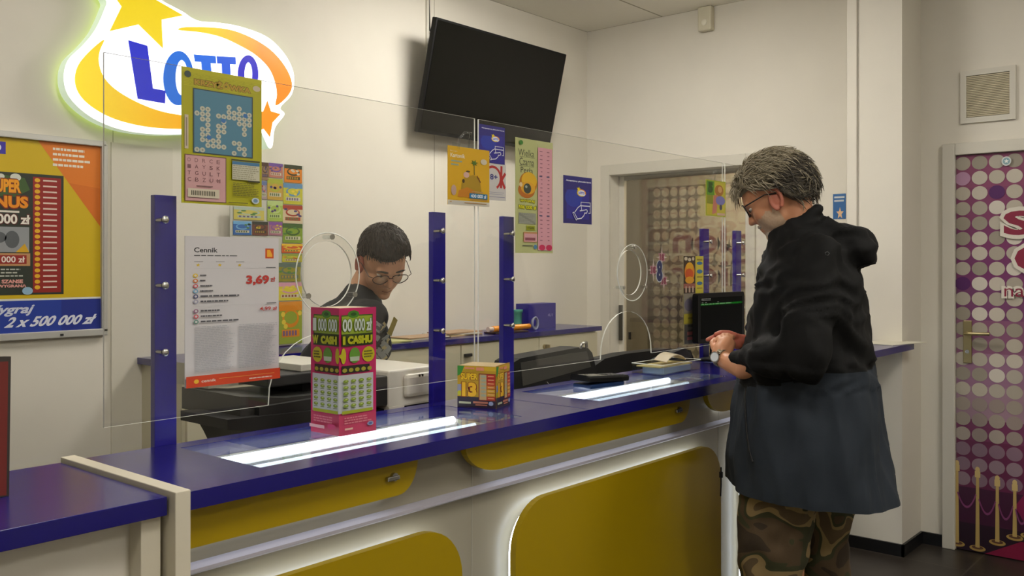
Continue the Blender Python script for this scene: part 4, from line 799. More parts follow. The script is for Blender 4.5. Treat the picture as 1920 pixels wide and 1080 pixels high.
# wall side cabinets
cb = thing('back_cabinet', 'long white cabinet with blue-violet top along the back wall', 'cabinet', (3.2, 3.52, 0))
mb = MB(); mb.box(1.92, 4.765, 3.37, YB-.004, .0, 1.064, mat('c3bda4', .45, var=.02)); mb.build('body', cb)
mb = MB(); mb.box(1.9, 4.80, 3.345, YB-.003, 1.064, 1.092, M_BLUE, .001); mb.build('countertop', cb)
xs = [1.93, 2.72, 3.51, 4.17, 4.76]
for i, (a, b_) in enumerate(zip(xs, xs[1:])):
    mb = MB(); mb.box(a+.003, b_-.003, 3.352, 3.37, .08, 1.055, mat('c3bda4', .45, var=.02)); d_ = mb.build('cabinet_door', cb)
    if i in (0, 2): mb = MB(); mb.box(a+.02, a+.075, 3.337, 3.352, .992, 1.008, M_DARK, .003); mb.build('handle', d_)
kq = at(1022, 650, Y=3.345)
mb = MB(); mb.cyl((kq.x, 3.336, kq.z), (kq.x, 3.352, kq.z), .014, M_BRASS, 14); mb.box(kq.x-.004, kq.x+.004, 3.31, 3.338, kq.z-.014, kq.z+.014, M_BRASS); mb.tube([(kq.x, 3.315, kq.z-.014), (kq.x+.02, 3.325, kq.z-.05), (kq.x+.03, 3.33, kq.z-.07)], .006, mat('a89c78', .4), 6); mb.build('door_key', None, 'brass key with tag in the back cabinet door lock', 'key')
def on(px, Y): return at(px, 600, Y=Y).x
ZS = 1.092
for i, (pa, pb_, Y0, h, c, lab) in enumerate(((724, 775, 3.38, .008, 'b9b878', 'yellowish papers at the left of the back cabinet top'), (770, 842, 3.42, .014, 'bcb6a2', 'grey paper pile behind the middle post on cabinet'), (838, 905, 3.44, .022, 'c4ac7c', 'tan envelope pile right of the middle post on cabinet'))):
    st = thing('paper_stack', lab, 'paper', ((on(pa, Y0)+on(pb_, Y0))/2, Y0+.08, ZS)); rn = random.Random(i)
    for k in range(3): mb = MB(); M = Matrix.Translation(((on(pa, Y0)+on(pb_, Y0))/2+rn.uniform(-.02, .02), Y0+.09, ZS+.0005+k*h/3)) @ Matrix.Rotation(rn.uniform(-.12, .12), 4, 'Z'); L = (on(pb_, Y0)-on(pa, Y0))/2; mb.box(-L, L, -.08, .08, 0, h/3-.0004, pm((c, 'c6c2b0', 'a88a6a')[k] if i else c), M=M); mb.build('sheets', st)
mb = MB(); M = Matrix.Translation((on(952, 3.42), 3.43, ZS+.0005)) @ Matrix.Rotation(-.1, 4, 'Z'); mb.box(-.13, .13, -.05, .05, 0, .010, mat('3a2a24', .5), .002, M); mb.build('notebook', None, 'thin dark notebook under the orange marker on cabinet', 'notebook')
mk = thing('marker', 'thick orange marker lying on the back cabinet behind a post', 'marker', (on(950, 3.42), 3.42, ZS+.011))
p0 = Vector((on(915, 3.40), 3.40, ZS+.030)); p1 = Vector((on(992, 3.44), 3.44, ZS+.026)); mb = MB(); mb.tube([p0.lerp(p1, .1), p0.lerp(p1, .5), p1], [.017, .018, .016], mat('d98a14', .4), 14); mb.build('barrel', mk, 'orange barrel'); mb = MB(); mb.tube([p0, p0.lerp(p1, .1)], .014, mat('c9b8ac', .4), 12); mb.build('cap', mk, 'pale cap')
cx = on(970, 3.55); mb = MB(); mb.tube([(cx, 3.55, ZS), (cx, 3.55, ZS+.10), (cx, 3.55, ZS+.105), (cx, 3.55, ZS+.12)], [.026, .028, .034, .034], mat('5ca890', .35), 20); mb.build('plastic_cup', None, 'teal plastic cup on the back cabinet beside a post', 'cup')
bx = thing('blue_box', 'square violet blue carton standing on the back cabinet', 'box', (on(1017, 3.55), 3.55, ZS))
mb = MB(); x0, x1 = on(991, 3.5), on(1042, 3.5); zt = at(1017, 569, Y=3.5).z; mb.box(x0, x1, 3.5, 3.6, ZS, zt, mat('251d7c', .45), .001); g = Sheet(lambda u, v, d: Vector((x0+(x1-x0)*u, 3.4999-d, zt-(zt-ZS)*v)), mb); g.text('4U', .70, .42, .83, .54, '8a86b8', .03); g.rect(.86, .42, .88, .54, '8a86b8'); mb.build('carton', bx, fix=False)
# crumpled film roll
mb = MB(); cxr = on(1003, 3.44); c0 = Vector((cxr, 3.44, ZS+.042))
for k in range(4): mb.tube([c0+Vector((-.02+.012*k+.032*math.cos(a*math.pi/8)*.8, -.02+.012*k, .036*math.sin(a*math.pi/8)*(1-.08*k))) for a in range(16)], .006, mat('aeb0c0', .3) if k % 2 else mat('8488a0', .3), 6, closed=True)
mb.build('tape_roll', None, 'crumpled grey tape roll leaning at the violet blue carton', 'tape roll')
mb = MB(); qa = at(1650, 641, Z=ZT+.001); 
M = Matrix.Translation((4.70, 1.56, ZT+.0006)) @ Matrix.Rotation(math.radians(-14), 4, 'Z'); mb.box(-.10, .20, -.11, .09, 0, .003, pm('cfcbb8'), M=M)
v_ = mb.v; mb.build('paper_sheet', None, 'white papers overhanging the far right end of the countertop', 'paper')
# ------------------------------------------------------------ people
def fabric(name, cols, scale, rough=.8, thr=None, stretch=(1, 1, 1)):
    m = bpy.data.materials.new(name); m.use_nodes = True; nt = m.node_tree; b = nt.nodes['Principled BSDF']; b.inputs['Roughness'].default_value = rough
    tc = nt.nodes.new('ShaderNodeTexCoord'); mp = nt.nodes.new('ShaderNodeMapping'); mp.inputs['Scale'].default_value = stretch
    n = nt.nodes.new('ShaderNodeTexNoise'); n.inputs['Scale'].default_value = scale; n.inputs['Detail'].default_value = 1.5; n.inputs['Distortion'].default_value = .8
    cr = nt.nodes.new('ShaderNodeValToRGB'); cr.color_ramp.interpolation = 'CONSTANT' if thr else 'LINEAR'
    cr.color_ramp.elements[0].color = rgb(cols[0]); cr.color_ramp.elements[0].position = 0; cr.color_ramp.elements[1].color = rgb(cols[-1]); cr.color_ramp.elements[1].position = thr[-1] if thr else 1
    if thr:
        for c, t in zip(cols[1:-1], thr[:-1]): e = cr.color_ramp.elements.new(t); e.color = rgb(c)
    n2 = nt.nodes.new('ShaderNodeTexNoise'); n2.inputs['Scale'].default_value = 220; bp = nt.nodes.new('ShaderNodeBump'); bp.inputs['Strength'].default_value = .15; bp.inputs['Distance'].default_value = .002
    L = nt.links.new; L(tc.outputs['Object'], mp.inputs[0]); L(mp.outputs[0], n.inputs['Vector']); L(n.outputs[0], cr.inputs[0]); L(cr.outputs[0], b.inputs['Base Color']); L(tc.outputs['Object'], n2.inputs['Vector']); L(n2.outputs[0], bp.inputs['Height']); L(bp.outputs[0], b.inputs['Normal'])
    return m
def skin(h, h2):
    m = fabric('skin', (h, h2), 14, .5); m.node_tree.nodes['Principled BSDF'].inputs['Subsurface Weight'].default_value = .08; m.node_tree.nodes['Principled BSDF'].inputs['Subsurface Radius'].default_value = (.02, .008, .004); return m
class Org:
    """overlapping closed forms, fused to one continuous skin by a voxel remesh and smoothed"""
    def __init__(s): s.mb = MB()
    def cap(s, *seq):
        for (p0, r0), (p1, r1) in zip(seq, seq[1:]):
            p0, p1 = Vector(p0), Vector(p1); d = (p1-p0); L = d.length
            if L < 1e-6: continue
            n = 6; pts = []; rs = []; u = d/L
            for i in range(n): a = math.pi/2*(i+.3)/n; pts.append(p0-u*r0*math.cos(a)); rs.append(r0*math.sin(a))
            pts += [p0, p1]; rs += [r0, r1]
            for i in range(n-1, -1, -1): a = math.pi/2*(i+.3)/n; pts.append(p1+u*r1*math.cos(a)); rs.append(r1*math.sin(a))
            s.mb.tube(pts, rs, M_BLACK, 16)
    def ell(s, c, r, R=None): s.mb.ell(c, r, M_BLACK, R, 28, 18)
    def make(s, name, parent, m, voxel=.01, it=6, disp=None, mfun=None, mats=None, label=None, fac=.5, cut=None, split=None):
        o = s.mb.build('tmp', fix=True, origin=(0, 0, 0)); md = o.modifiers.new('r', 'REMESH'); md.mode = 'VOXEL'; md.voxel_size = voxel; md.use_smooth_shade = True
        if it: sm = o.modifiers.new('s', 'SMOOTH'); sm.iterations = it; sm.factor = fac
        me = bpy.data.meshes.new_from_object(o.evaluated_get(bpy.context.evaluated_depsgraph_get())); bpy.data.objects.remove(o)
        if cut:
            bm = bmesh.new(); bm.from_mesh(me); bmesh.ops.bisect_plane(bm, geom=bm.verts[:]+bm.edges[:]+bm.faces[:], plane_co=cut[0], plane_no=cut[1], clear_inner=True)
            if split: bmesh.ops.bisect_plane(bm, geom=bm.verts[:]+bm.edges[:]+bm.faces[:], plane_co=split, plane_no=(0, 0, 1))
            bm.to_mesh(me); bm.free(); me.update()
        vs = [v.co.copy() for v in me.vertices]; ns = [v.normal.copy() for v in me.vertices]
        fs = [list(p.vertices) for p in me.polygons]; bpy.data.meshes.remove(me)
        mi_ = [mfun(sum((vs[i] for i in f), Vector())/len(f)) if mfun else 0 for f in fs]
        if disp: vs = [v + disp(v, n) for v, n in zip(vs, ns)]
        out = MB(); out.v = [tuple(v) for v in vs]; out.f = fs; out.sm = [True]*len(fs); out.mats = mats or [m]
        out.m = mi_
        ob = out.build(name, parent, label, fix=False); ob['n'] = 0; del ob['n']; s.vs, s.fs = vs, fs; return ob
def nz(v, sc, seed=0): return noise.noise(Vector((v[0]*sc[0]+seed, v[1]*sc[1], v[2]*sc[2])))
class Frame:
    def __init__(s, O, heading, pitch=0, roll=0):
        h = math.radians(heading); p = math.radians(pitch); s.O = Vector(O); F = Vector((math.cos(h), math.sin(h), 0)); s.L = Vector((-math.sin(h), math.cos(h), 0)); U = Vector((0, 0, 1))
        s.F = F*math.cos(p) - U*math.sin(p); s.U = U*math.cos(p) + F*math.sin(p)
        if roll: r = math.radians(roll); L, U2 = s.L, s.U; s.L = L*math.cos(r)+U2*math.sin(r); s.U = U2*math.cos(r)-L*math.sin(r)
        s.R = Matrix((s.F, s.L, s.U)).transposed()
    def w(s, f, l, u): return s.O + s.F*f + s.L*l + s.U*u
    def px(s, px, py, l=0):
        d = Vector(ray(px, py)); C = Vector((0, 0, CAM_Z)); t = (s.O + s.L*l - C).dot(s.L)/d.dot(s.L); return C + d*t
def eyeglasses(H, parent, name, m, dx=.098, up=.0, w_=.031, hgt=.021, rr=.0022, lab=None):
    t = bpy.data.objects.new(name, None); COL.objects.link(t); t.parent = parent; t.location = H.O - parent.location; t.empty_display_size = .03
    if lab: t['label'] = lab
    for s_ in (-1, 1):
        q = [H.w(dx+.004-.006*abs(math.cos(a*math.pi/12)), s_*.034+w_*.9*math.cos(a*math.pi/12), up+hgt*math.sin(a*math.pi/12)) for a in range(24)]
        mb = MB(); mb.tube(q, rr, m, 6, closed=True)
        mb.tube([H.w(dx-.002, s_*.064, up+.008), H.w(dx-.01, s_*.075, up+.008), H.w(.02, s_*.081, up+.004), H.w(-.012, s_*.081, up-.012)], rr, m, 6)
        if s_ == 1: mb.tube([H.w(dx+.002, .007, up+.004), H.w(dx+.006, 0, up+.007), H.w(dx+.002, -.007, up+.004)], rr, m, 6)
        o = mb.build('frame_half', t)
        mb = MB(); mb.add([p for p in q], [list(range(24))], glass('lens', (.93, .95, .94), 2, .02)); mb.build('lens', t, fix=False)
def head_shape(o, H, wide=1.0, smile=0):
    E = lambda f, l, u, a, b, c: o.ell(H.w(f, l, u), (a, b, c), H.R)
    E(0, 0, .012, .098, .075*wide, .092); E(.03, 0, -.045, .062, .062*wide, .075); E(.052, 0, -.09, .036, .036*wide, .032)
    E(.05, .03, -.03, .038, .03, .04); E(.05, -.03, -.03, .038, .03, .04)
    o.cap((H.w(.086, 0, .002), .009), (H.w(.102, 0, -.022), .0095), (H.w(.107, 0, -.032), .0100)); o.cap((H.w(.096, .011, -.036), .007), (H.w(.096, -.011, -.036), .007))
    o.cap((H.w(.083, .04, .018), .010), (H.w(.092, .012, .016), .010)); o.cap((H.w(.083, -.04, .018), .010), (H.w(.092, -.012, .016), .010))
    o.cap((H.w(.083, .018, -.066), .007), (H.w(.091, 0, -.064), .008), (H.w(.083, -.018, -.066), .007)); o.cap((H.w(.080, .015, -.077), .008), (H.w(.087, 0, -.078), .009), (H.w(.080, -.015, -.077), .008))
    E(.078, 0, -.101, .018, .022, .017)
def ears(H, parent, m):
    for s_ in (-1, 1):
        o = Org(); c = [H.w(-.002+.018*math.cos(a)-.006*math.sin(a), s_*(.079+.006*math.cos(a+2.6)), -.022+.031*math.sin(a)) for a in [k*math.pi/6 for k in range(-2, 9)]]
        o.cap(*[(p, .0058) for p in c]); o.ell(H.w(.0, s_*.075, -.024), (.016, .005, .026), H.R); o.ell(H.w(.006, s_*.076, -.047), (.007, .005, .009), H.R); o.make('ear', parent, m, .0028, 2)
def eyes(H, parent):
    for s_ in (-1, 1):
        mb = MB(); mb.ell(H.w(.076, s_*.031, .0), (.0125, .0135, .0075), mat('d8d0c4', .3), H.R); mb.ell(H.w(.0875, s_*.031, -.002), (.003, .0055, .005), mat('3a2c20', .2), H.R); mb.build('eye', parent)
def finger(o, pts, r0, r1):
    n = len(pts); o.cap(*[(p, r0+(r1-r0)*i/(n-1)) for i, p in enumerate(pts)])
# ---- the customer
CO = (2.71, 1.14, 0); B = Frame(CO, 115)
cu = thing('person', 'grey haired person in black and slate rain jacket and camouflage trousers at counter', 'person', CO)
SK = skin('cf9670', 'b97c58')
Hc = B.px(1454, 366, 0); H = Frame(Hc, 106, 33)
o = Org(); head_shape(o, H, 1.0); 
nb = B.px(1500, 452, 0); o.cap((H.w(-.035, 0, -.045), .052), (nb, .058)); o.cap((nb, .058), (B.w(-.02, 0, 1.42), .08))
# arms under the sleeves and both hands grow from one body
lw = B.px(1352, 672, .085); lf = B.px(1392, 692, .13); rw = B.px(1392, 640, -.01); rf = B.px(1420, 650, -.05)
def torso_core(): 
    o.cap((B.w(0, 0, 1.40), .10), (B.w(.0, 0, 1.1), .11), (B.w(-.01, 0, .92), .11)); 
    for q in (B.px(1470, 900, .10), B.px(1530, 900, -.09)): o.cap((q, .07), (Vector((q.x, q.y, .5)), .055), (Vector((q.x, q.y, .1))-B.F*.05, .038))
    o.cap((B.w(-.02, .15, 1.37), .05), (B.px(1505, 668, .25), .042), (lf, .031)); o.cap((B.w(-.02, -.15, 1.37), .05), (B.px(1500, 668, -.25), .042), (rf, .031))
torso_core()
STB = fabric('stubble_skin', ('ab8a6e', 'c0a78c'), 120, .7)
def stub(c):
    q = c-H.O; f, l, u = q.dot(H.F), q.dot(H.L), q.dot(H.U); e = .01*nz(c, (60,)*3)
    if f > .012+e*.6 and u < -.040+e*1.2+max(0, .03-max(0, f-.01)*.6)*(f < .03 and abs(l) > .05)*0 and u > -.15 and f < .12 and (f < .062 or abs(l) > .022 or u < -.050) and not (abs(l) < .02 and -.078 < u < -.066 and f > .08): return 1
    return 0
body = o.make('body', cu, SK, .0048, 5, mfun=stub, mats=[SK, STB])
# hands: finer skin, rooted in the forearms
o = Org(); P = B.px
o.cap((lf, .030), (P(1368, 680, .11), .027), (lw, .0235)); pk = P(1352, 655, .075); pe = P(1362, 641, .055)
o.cap((lw, .0235), (pk, .021), (pe, .019)); o.cap((P(1345, 660, .075), .017), (P(1354, 642, .058), .016)); o.cap((P(1362, 662, .07), .017), (P(1370, 645, .05), .015))
for i, (a, b_, c, d_) in enumerate((((1352, 643, .055), (1347, 634, .035), (1353, 630, .015), (1360, 634, .0)), ((1358, 639, .052), (1356, 629, .032), (1363, 627, .012), (1369, 633, .0)), ((1364, 638, .05), (1364, 629, .03), (1371, 627, .01), (1376, 633, 0)), ((1369, 640, .048), (1371, 632, .03), (1377, 631, .012), (1381, 636, .002)))):
    finger(o, [P(*a), P(*b_), P(*c), P(*d_)], .0092-.0006*(i == 3), .0068)
finger(o, [P(1345, 660, .07), P(1338, 650, .055), P(1336, 642, .04), P(1340, 637, .028)], .0115, .0082)
hl = o.make('hand', cu, SK, .0032, 3, label='left hand folded over the right hand')
o = Org(); o.cap((rf, .029), (P(1400, 645, -.02), .025), (rw, .0225)); o.cap((rw, .0225), (P(1376, 640, .0), .0205)); o.cap((P(1384, 634, .0), .015), (P(1366, 633, .0), .0135)); o.cap((P(1384, 646, .0), .016), (P(1368, 643, .0), .013))
for i, L in enumerate((((1366, 632, .0), (1351, 629, .004), (1338, 632, .01), (1327, 637, .014)), ((1366, 638, -.004), (1353, 640, .006), (1347, 646, .012), (1352, 651, .014)), ((1367, 643, -.004), (1356, 647, .006), (1353, 653, .01), (1359, 656, .01)), ((1370, 648, -.004), (1361, 653, .004), (1360, 658, .008), (1366, 660, .008)))):
    finger(o, [P(*a) for a in L], .0094-.0007*(i == 3), .0072)
finger(o, [P(1378, 630, .012), P(1366, 625, .018), P(1352, 624, .02), P(1343, 627, .02)], .0115, .008)
o.make('hand', cu, skin('bd6a55', 'a8573f'), .0032, 3, label='reddish right hand with forefinger pointing left')
ears(H, cu, skin('b8705a', 'a45a42')); eyes(H, cu)
eyeglasses(H, cu, 'eyeglasses', mat('141210', .3), .094, .004, lab='black rimmed eyeglasses')
# watch on the left wrist
wc = lw.lerp(P(1352, 660, .08), .1); ax = (lf-lw).normalized(); q1 = ax.orthogonal().normalized(); q2 = ax.cross(q1)
wt = thing('wristwatch', 'steel wristwatch on the left wrist of the person in the jacket', 'watch', wc)
for k in range(14):
    mb = MB(); 
    for aa in (2*math.pi*k/14,):
        c = wc + (q1*math.cos(aa)+q2*math.sin(aa))*.0265; r_ = (q1*math.cos(aa)+q2*math.sin(aa)); t_ = ax.cross(r_)
        Mx = Matrix((ax, t_, r_)).transposed().to_4x4(); Mx.translation = c; mb.box(-.008, .008, -.0052, .0052, -.0015, .0022, mat('a39a84', .3, .9), .0008, Mx)
    mb.build('bracelet_link', wt)
best = (Vector((-.9, -.1, .05)).normalized()); best = (best - ax*best.dot(ax)).normalized(); c = wc+best*.029
mb = MB(); mb.cyl(c-best*.004, c+best*.005, .0165, M_STEEL, 24); mb.build('watch_case', wt); mb = MB(); mb.cyl(c+best*.0051, c+best*.0056, .0135, mat('cfd3d6', .15), 24); mb.build('dial', wt)
# hair
def shell(Hd, parent, lim, thick, m, amp=.004, sc=60, name='hair', base=(.098, .075, .092), cu=.012, seed=0):
    nu, nv = 96, 60; mb = MB(); vs = []
    for i in range(nv+1):
        th = math.pi*i/nv
        for k in range(nu):
            a = 2*math.pi*k/nu; d = Vector((math.sin(th)*math.cos(a), math.sin(th)*math.sin(a), math.cos(th)))
            e = (d.z - lim(d))/.09; e = max(0, min(1, e*.5+.5)); e = e*e*(3-2*e)
            g_ = thick(d); r = 1-.10*(1-e) ; off = e*(g_ + amp*nz(d*1.0, (sc*.1,)*3, seed) + amp*.6*nz(d, (sc*.25,)*3, seed+7))
            p = Vector((base[0]*d.x*r, base[1]*d.y*r, base[2]*d.z*r)) + d*off; vs.append(Hd.w(p.x, p.y, p.z+cu))
    fs = [(i*nu+k, (i+1)*nu+k, (i+1)*nu+(k+1) % nu, i*nu+(k+1) % nu) for i in range(nv) for k in range(nu)]
    mb.add(vs, fs, m, True); return mb
def lim_c(d):
    if d.x > .55: return .46
    if d.x > .15: return .12+(d.x-.15)*.75
    if d.x > -.12: return .10
    if d.x > -.20: return .10+(d.x+.12)*2.2
    return -.66 if d.x < -.40 else -.08-(-.12-d.x)*2.07
def thick_c(d): return .019 + .012*max(0, d.z) + .014*max(0, -d.x) - .011*max(0, d.x)
hm = [fabric('grey_hair', ('8b8068', 'b8ad94'), 30, .7), mat('9a9078', .8, var=.2, scale=60), mat('857b64', .8, var=.2, scale=60), mat('aca28a', .8, var=.2, scale=60)]
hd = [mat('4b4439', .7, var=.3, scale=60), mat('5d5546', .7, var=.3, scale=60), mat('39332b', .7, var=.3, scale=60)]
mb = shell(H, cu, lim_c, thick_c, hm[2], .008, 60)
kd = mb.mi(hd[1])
for i, f in enumerate(mb.f):
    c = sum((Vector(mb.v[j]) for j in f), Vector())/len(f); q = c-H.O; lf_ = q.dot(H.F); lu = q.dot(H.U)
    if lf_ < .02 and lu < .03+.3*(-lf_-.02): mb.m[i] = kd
rn = random.Random(8)
for k in range(3600):
    a = rn.uniform(0, 2*math.pi); zc = rn.uniform(-.62, 1); s_ = math.sqrt(1-zc*zc); d = Vector((s_*math.cos(a), s_*math.sin(a), zc))
    if d.z < lim_c(d)+.02: continue
    off = thick_c(d); p = Vector((.098*d.x, .075*d.y, .092*d.z)) + d*(off-.004)
    flow = Vector((-1, .15*d.y, -.35-.5*abs(d.y))); flow += Vector((rn.uniform(-.5, .5), rn.uniform(-.6, .6), rn.uniform(-.4, .4)))
    if d.x > .5: flow = Vector((.4, rn.uniform(-.6, .6), .8-d.z)) + Vector((rn.uniform(-.8, .3), 0, rn.uniform(-.3, .3)))
    flow = (flow - d*flow.dot(d)).normalized(); L = rn.uniform(.036, .068); pts = []; amp_ = rn.uniform(.004, .014); cur = flow.cross(d)*rn.uniform(-.7, .7)
    for i in range(6):
        t = i/5; pts.append(H.w(*(p + flow*L*t + cur*L*t*t*.8 + d*(amp_*math.sin(t*2.2) - .004*t*t))) + H.U*.012)
    low = d.x < .12 and d.z < .30+.35*(-d.x)
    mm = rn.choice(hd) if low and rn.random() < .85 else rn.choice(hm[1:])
    r = rn.uniform(.0009, .0022); mb.tube(pts, [r*.7, r, r*1.05, r*.85, r*.5, r*.12], mm, 5, caps=False)
for k in range(90):       # flyaway wisps on the crown
    a = rn.uniform(0, 2*math.pi); zc = rn.uniform(.45, 1); s_ = math.sqrt(1-zc*zc); d = Vector((s_*math.cos(a), s_*math.sin(a), zc)); p = Vector((.098*d.x, .075*d.y, .092*d.z)) + d*.024; f_ = Vector((rn.uniform(-1, .6), rn.uniform(-1, 1), 0))
    pts = [H.w(*(p + f_*.03*t + d*(.022*t-.012*t*t)))+H.U*.012 for t in (0, .33, .66, 1)]; mb.tube(pts, [.0012, .001, .0007, .0003], hm[3], 4, caps=False)
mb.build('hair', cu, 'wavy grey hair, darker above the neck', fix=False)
o = Org(); o.ell(H.w(.060, 0, -.095), (.032, .034, .026), H.R); o.cap((H.w(.086, .022, -.060), .0045), (H.w(.095, 0, -.0555), .0055), (H.w(.086, -.022, -.060), .0045))
o.make('beard', cu, fabric('grey_stubble', ('9a8c7a', 'bdb2a2'), 90, .8), .0035, 3, disp=lambda v, n: n*.0025*nz(v, (260,)*3), label='short grey beard')
# jacket
JB = fabric('black_shell_fabric', ('090909', '0e0e0d'), 8, .8); JG = fabric('slate_shell_fabric', ('242a31', '2d333b'), 8, .8)
for m_ in (JB, JG): m_.node_tree.nodes['Principled BSDF'].inputs['Specular IOR Level'].default_value = .2
rows = [(985, 1348, 1712, .275), (955, 1349, 1704, .275), (925, 1351, 1695, .275), (900, 1352, 1688, .274), (860, 1352, 1680, .268), (780, 1358, 1668, .26), (700, 1366, 1656, .25), (640, 1385, 1648, .245), (580, 1394, 1640, .245), (520, 1404, 1628, .24), (480, 1416, 1612, .222), (452, 1432, 1590, .18), (430, 1450, 1560, .12), (416, 1462, 1530, .08)]
rings = []
for y, xa, xb, b in rows:
    xa += 4; xb -= 6
    pa, pb2 = B.px(xa, y), B.px(xb, y); fa, fb = (pa-B.O).dot(B.F), (pb2-B.O).dot(B.F); half = abs(fa-fb)/2; a_ = math.sqrt(max(half*half-(.28*b)**2, .04**2)); fc = (fa+fb)/2; z = (pa.z+pb2.z)/2
    ring = []
    for k in range(72):
        t = 2*math.pi*k/72; ct_, st = math.cos(t), math.sin(t); ex = .85
        zz = z
        q = B.w(fc + a_*math.copysign(abs(ct_)**ex, ct_), b*math.copysign(abs(st)**ex, st), zz); ring.append(q)
    rings.append(ring)
o = Org(); o.mb.loft(rings, M_BLACK)
sh = B.px(1530, 487, .165); el = B.px(1508, 668, .285); cf = B.px(1392, 678, .125); sh2 = B.px(1535, 487, -.165); el2 = B.px(1500, 668, -.25); cf2 = B.px(1412, 652, -.05)
for A_, E_, C_ in ((sh, el, cf), (sh2, el2, cf2)):
    md_ = A_.lerp(E_, .5); o.cap((A_, .082), (md_, .078), (E_, .070)); o.cap((E_, .070), (E_.lerp(C_, .5), .066), (C_, .043))
# hood hanging behind the neck and standing collar
for l in (-.07, 0, .07):
    k = 1-abs(l)*1.6
    o.cap((P(1500, 432, l), .040*k), (P(1550, 438, l), .050*k), (P(1592, 452, l), .056*k), (P(1612, 470, l), .052*k))
for i in range(20):
    a = 2*math.pi*i/20; a2 = 2*math.pi*(i+1)/20
    c = lambda a: B.px(1492, 432, 0) + B.F*.068*math.cos(a) + B.L*.075*math.sin(a) + Vector((0, 0, .020 - .040*math.cos(a)))
    o.cap((c(a), .016), (c(a2), .016))
def jd(v, n):
    q = v-B.O; lz = v.z; r = nz(v, (9, 9, 5))*.012 + nz(v, (22, 22, 9), 3)*.006 + abs(nz(v, (14, 14, 6), 9))*-.008
    if lz < 1.2: r += nz(v, (11, 11, 1.6), 5)*.014
    else: r += nz(v, (18, 18, 16), 2)*.005
    r += (abs(nz(v + Vector((0, 0, nz(v, (5, 5, 5))*.15)), (7, 7, 17), 21))-.25)*-.020 if lz > 1.12 else (abs(nz(v, (16, 16, 3.2), 31))-.25)*-.014
    return n*r*1.25
def jm(c):
    q = c-B.O; l = q.dot(B.L)
    if c.z < 1.178: 
        # sleeves stay black all the way down
        for A_, E_, C_ in ((sh, el, cf), (sh2, el2, cf2)):
            for a, b, r in ((A_, E_, .085), (E_, C_, .078)):
                t = max(0, min(1, (c-a).dot(b-a)/(b-a).length_squared)); 
                if (c-(a+(b-a)*t)).length < r: return 0
        return 1
    return 0
jk = o.make('jacket', cu, JB, .0095, 4, disp=jd, mfun=jm, cut=(P(1600, 924, 0), (Vector((0, 0, 1)) + B.F*-.055).normalized()), mats=[JB, JG], split=(0, 0, 1.178), label='black and slate two-tone rain jacket with hood')
bv = BVHTree.FromPolygons(o.vs, o.fs)
def onsurf(px, py, lift=.0015):
    d = Vector(ray(px, py)).normalized(); h = bv.ray_cast(Vector((0, 0, CAM_Z)), d); return (h[0] + h[1]*lift) if h[0] is not None else None
z_ = [onsurf(x, y, .001) for x, y in ((1399, 730), (1398, 770), (1401, 810), (1406, 845), (1412, 866))]
if all(z_): mb = MB(); mb.tube(z_, .0032, mat('0a0a0a', .6), 6); mb.build('pocket_zip', cu, 'black pocket zip')
z_ = [onsurf(x, y, .0008) for x, y in ((1547, 474), (1551, 472), (1555, 475), (1552, 479), (1548, 478))]
if all(z_): mb = MB(); mb.tube(z_, .0012, mat('3a3c3c', .5), 5, closed=True); mb.build('sleeve_logo', cu, 'small grey logo')
mb = MB(); q = P(1352, 888, .02); mb.tube([q+Vector((0, 0, .02)), q, q-Vector((0, 0, .035)), q-Vector((.003, 0, .07))], .0022, M_BLACK, 6); mb.tube([q+Vector((0, 0, .005)), q-Vector((0, 0, .012))], .006, M_BLACK, 8); mb.build('drawcord', cu)
# shirt hem under the jacket
fa = (P(1400, 915)-B.O).dot(B.F); fb = (P(1622, 920)-B.O).dot(B.F); zc = P(1580, 928).z
mb = MB(); ring = lambda k, z: [B.w((fa+fb)/2+abs(fa-fb)/2*math.cos(2*math.pi*i/48)*k, .17*math.sin(2*math.pi*i/48)*k, z+.004*math.sin(9*i)) for i in range(48)]
mb.loft([ring(1, zc+.09), ring(1, zc-.006), ring(.97, zc-.006), ring(.96, zc+.08)], mat('7a3a1c', .8), caps=False); mb.build('shirt_hem', cu, 'orange brown shirt hem')
# trousers
CM = fabric('camouflage_cloth', ('33281a', '4a3a25', '37381f', '85714a', '574830'), 6.2, .9, (.42, .50, .56, .62), (1, 1, 1.3))
o = Org(); kn = .50
def dn(p, z, f=0): return Vector((p.x, p.y, z)) + B.F*f
L0, L1 = P(1462, 905, .10), P(1452, 1000, .10); R0, R1 = P(1535, 905, -.09), P(1538, 1000, -.09)
o.cap((L0, .125), (L1, .103), (dn(L1, .52, .01), .092), (dn(L1, .3, -.03), .085), (dn(L1, .11, -.05), .078)); o.cap((R0, .115), (R1, .094), (dn(R1, .55, -.0), .090), (dn(R1, .3, -.04), .078), (dn(R1, .11, -.06), .075)); o.cap((B.px(1470, 880, 0), .12), (B.px(1540, 880, 0), .11))
o.make('trousers', cu, CM, .011, 4, disp=lambda v, n: n*(.014*nz(v, (10, 10, 8)) + .009*nz(v, (22, 22, 18), 4)), label='loose camouflage trousers')
for leg in (dn(L1, 0, -.05), dn(R1, 0, -.06)):
    o = Org(); o.cap((leg+Vector((0, 0, .045)), .042), (leg+B.F*.10+Vector((0, 0, .04)), .038), (leg+B.F*.18+Vector((0, 0, .032)), .03)); o.cap((leg+Vector((0, 0, .05)), .045), (leg+Vector((0, 0, .12)), .05))
    o.make('shoe', cu, mat('1c1a18', .5), .007, 3, disp=lambda v, n: Vector((0, 0, max(0, .004-v.z))))
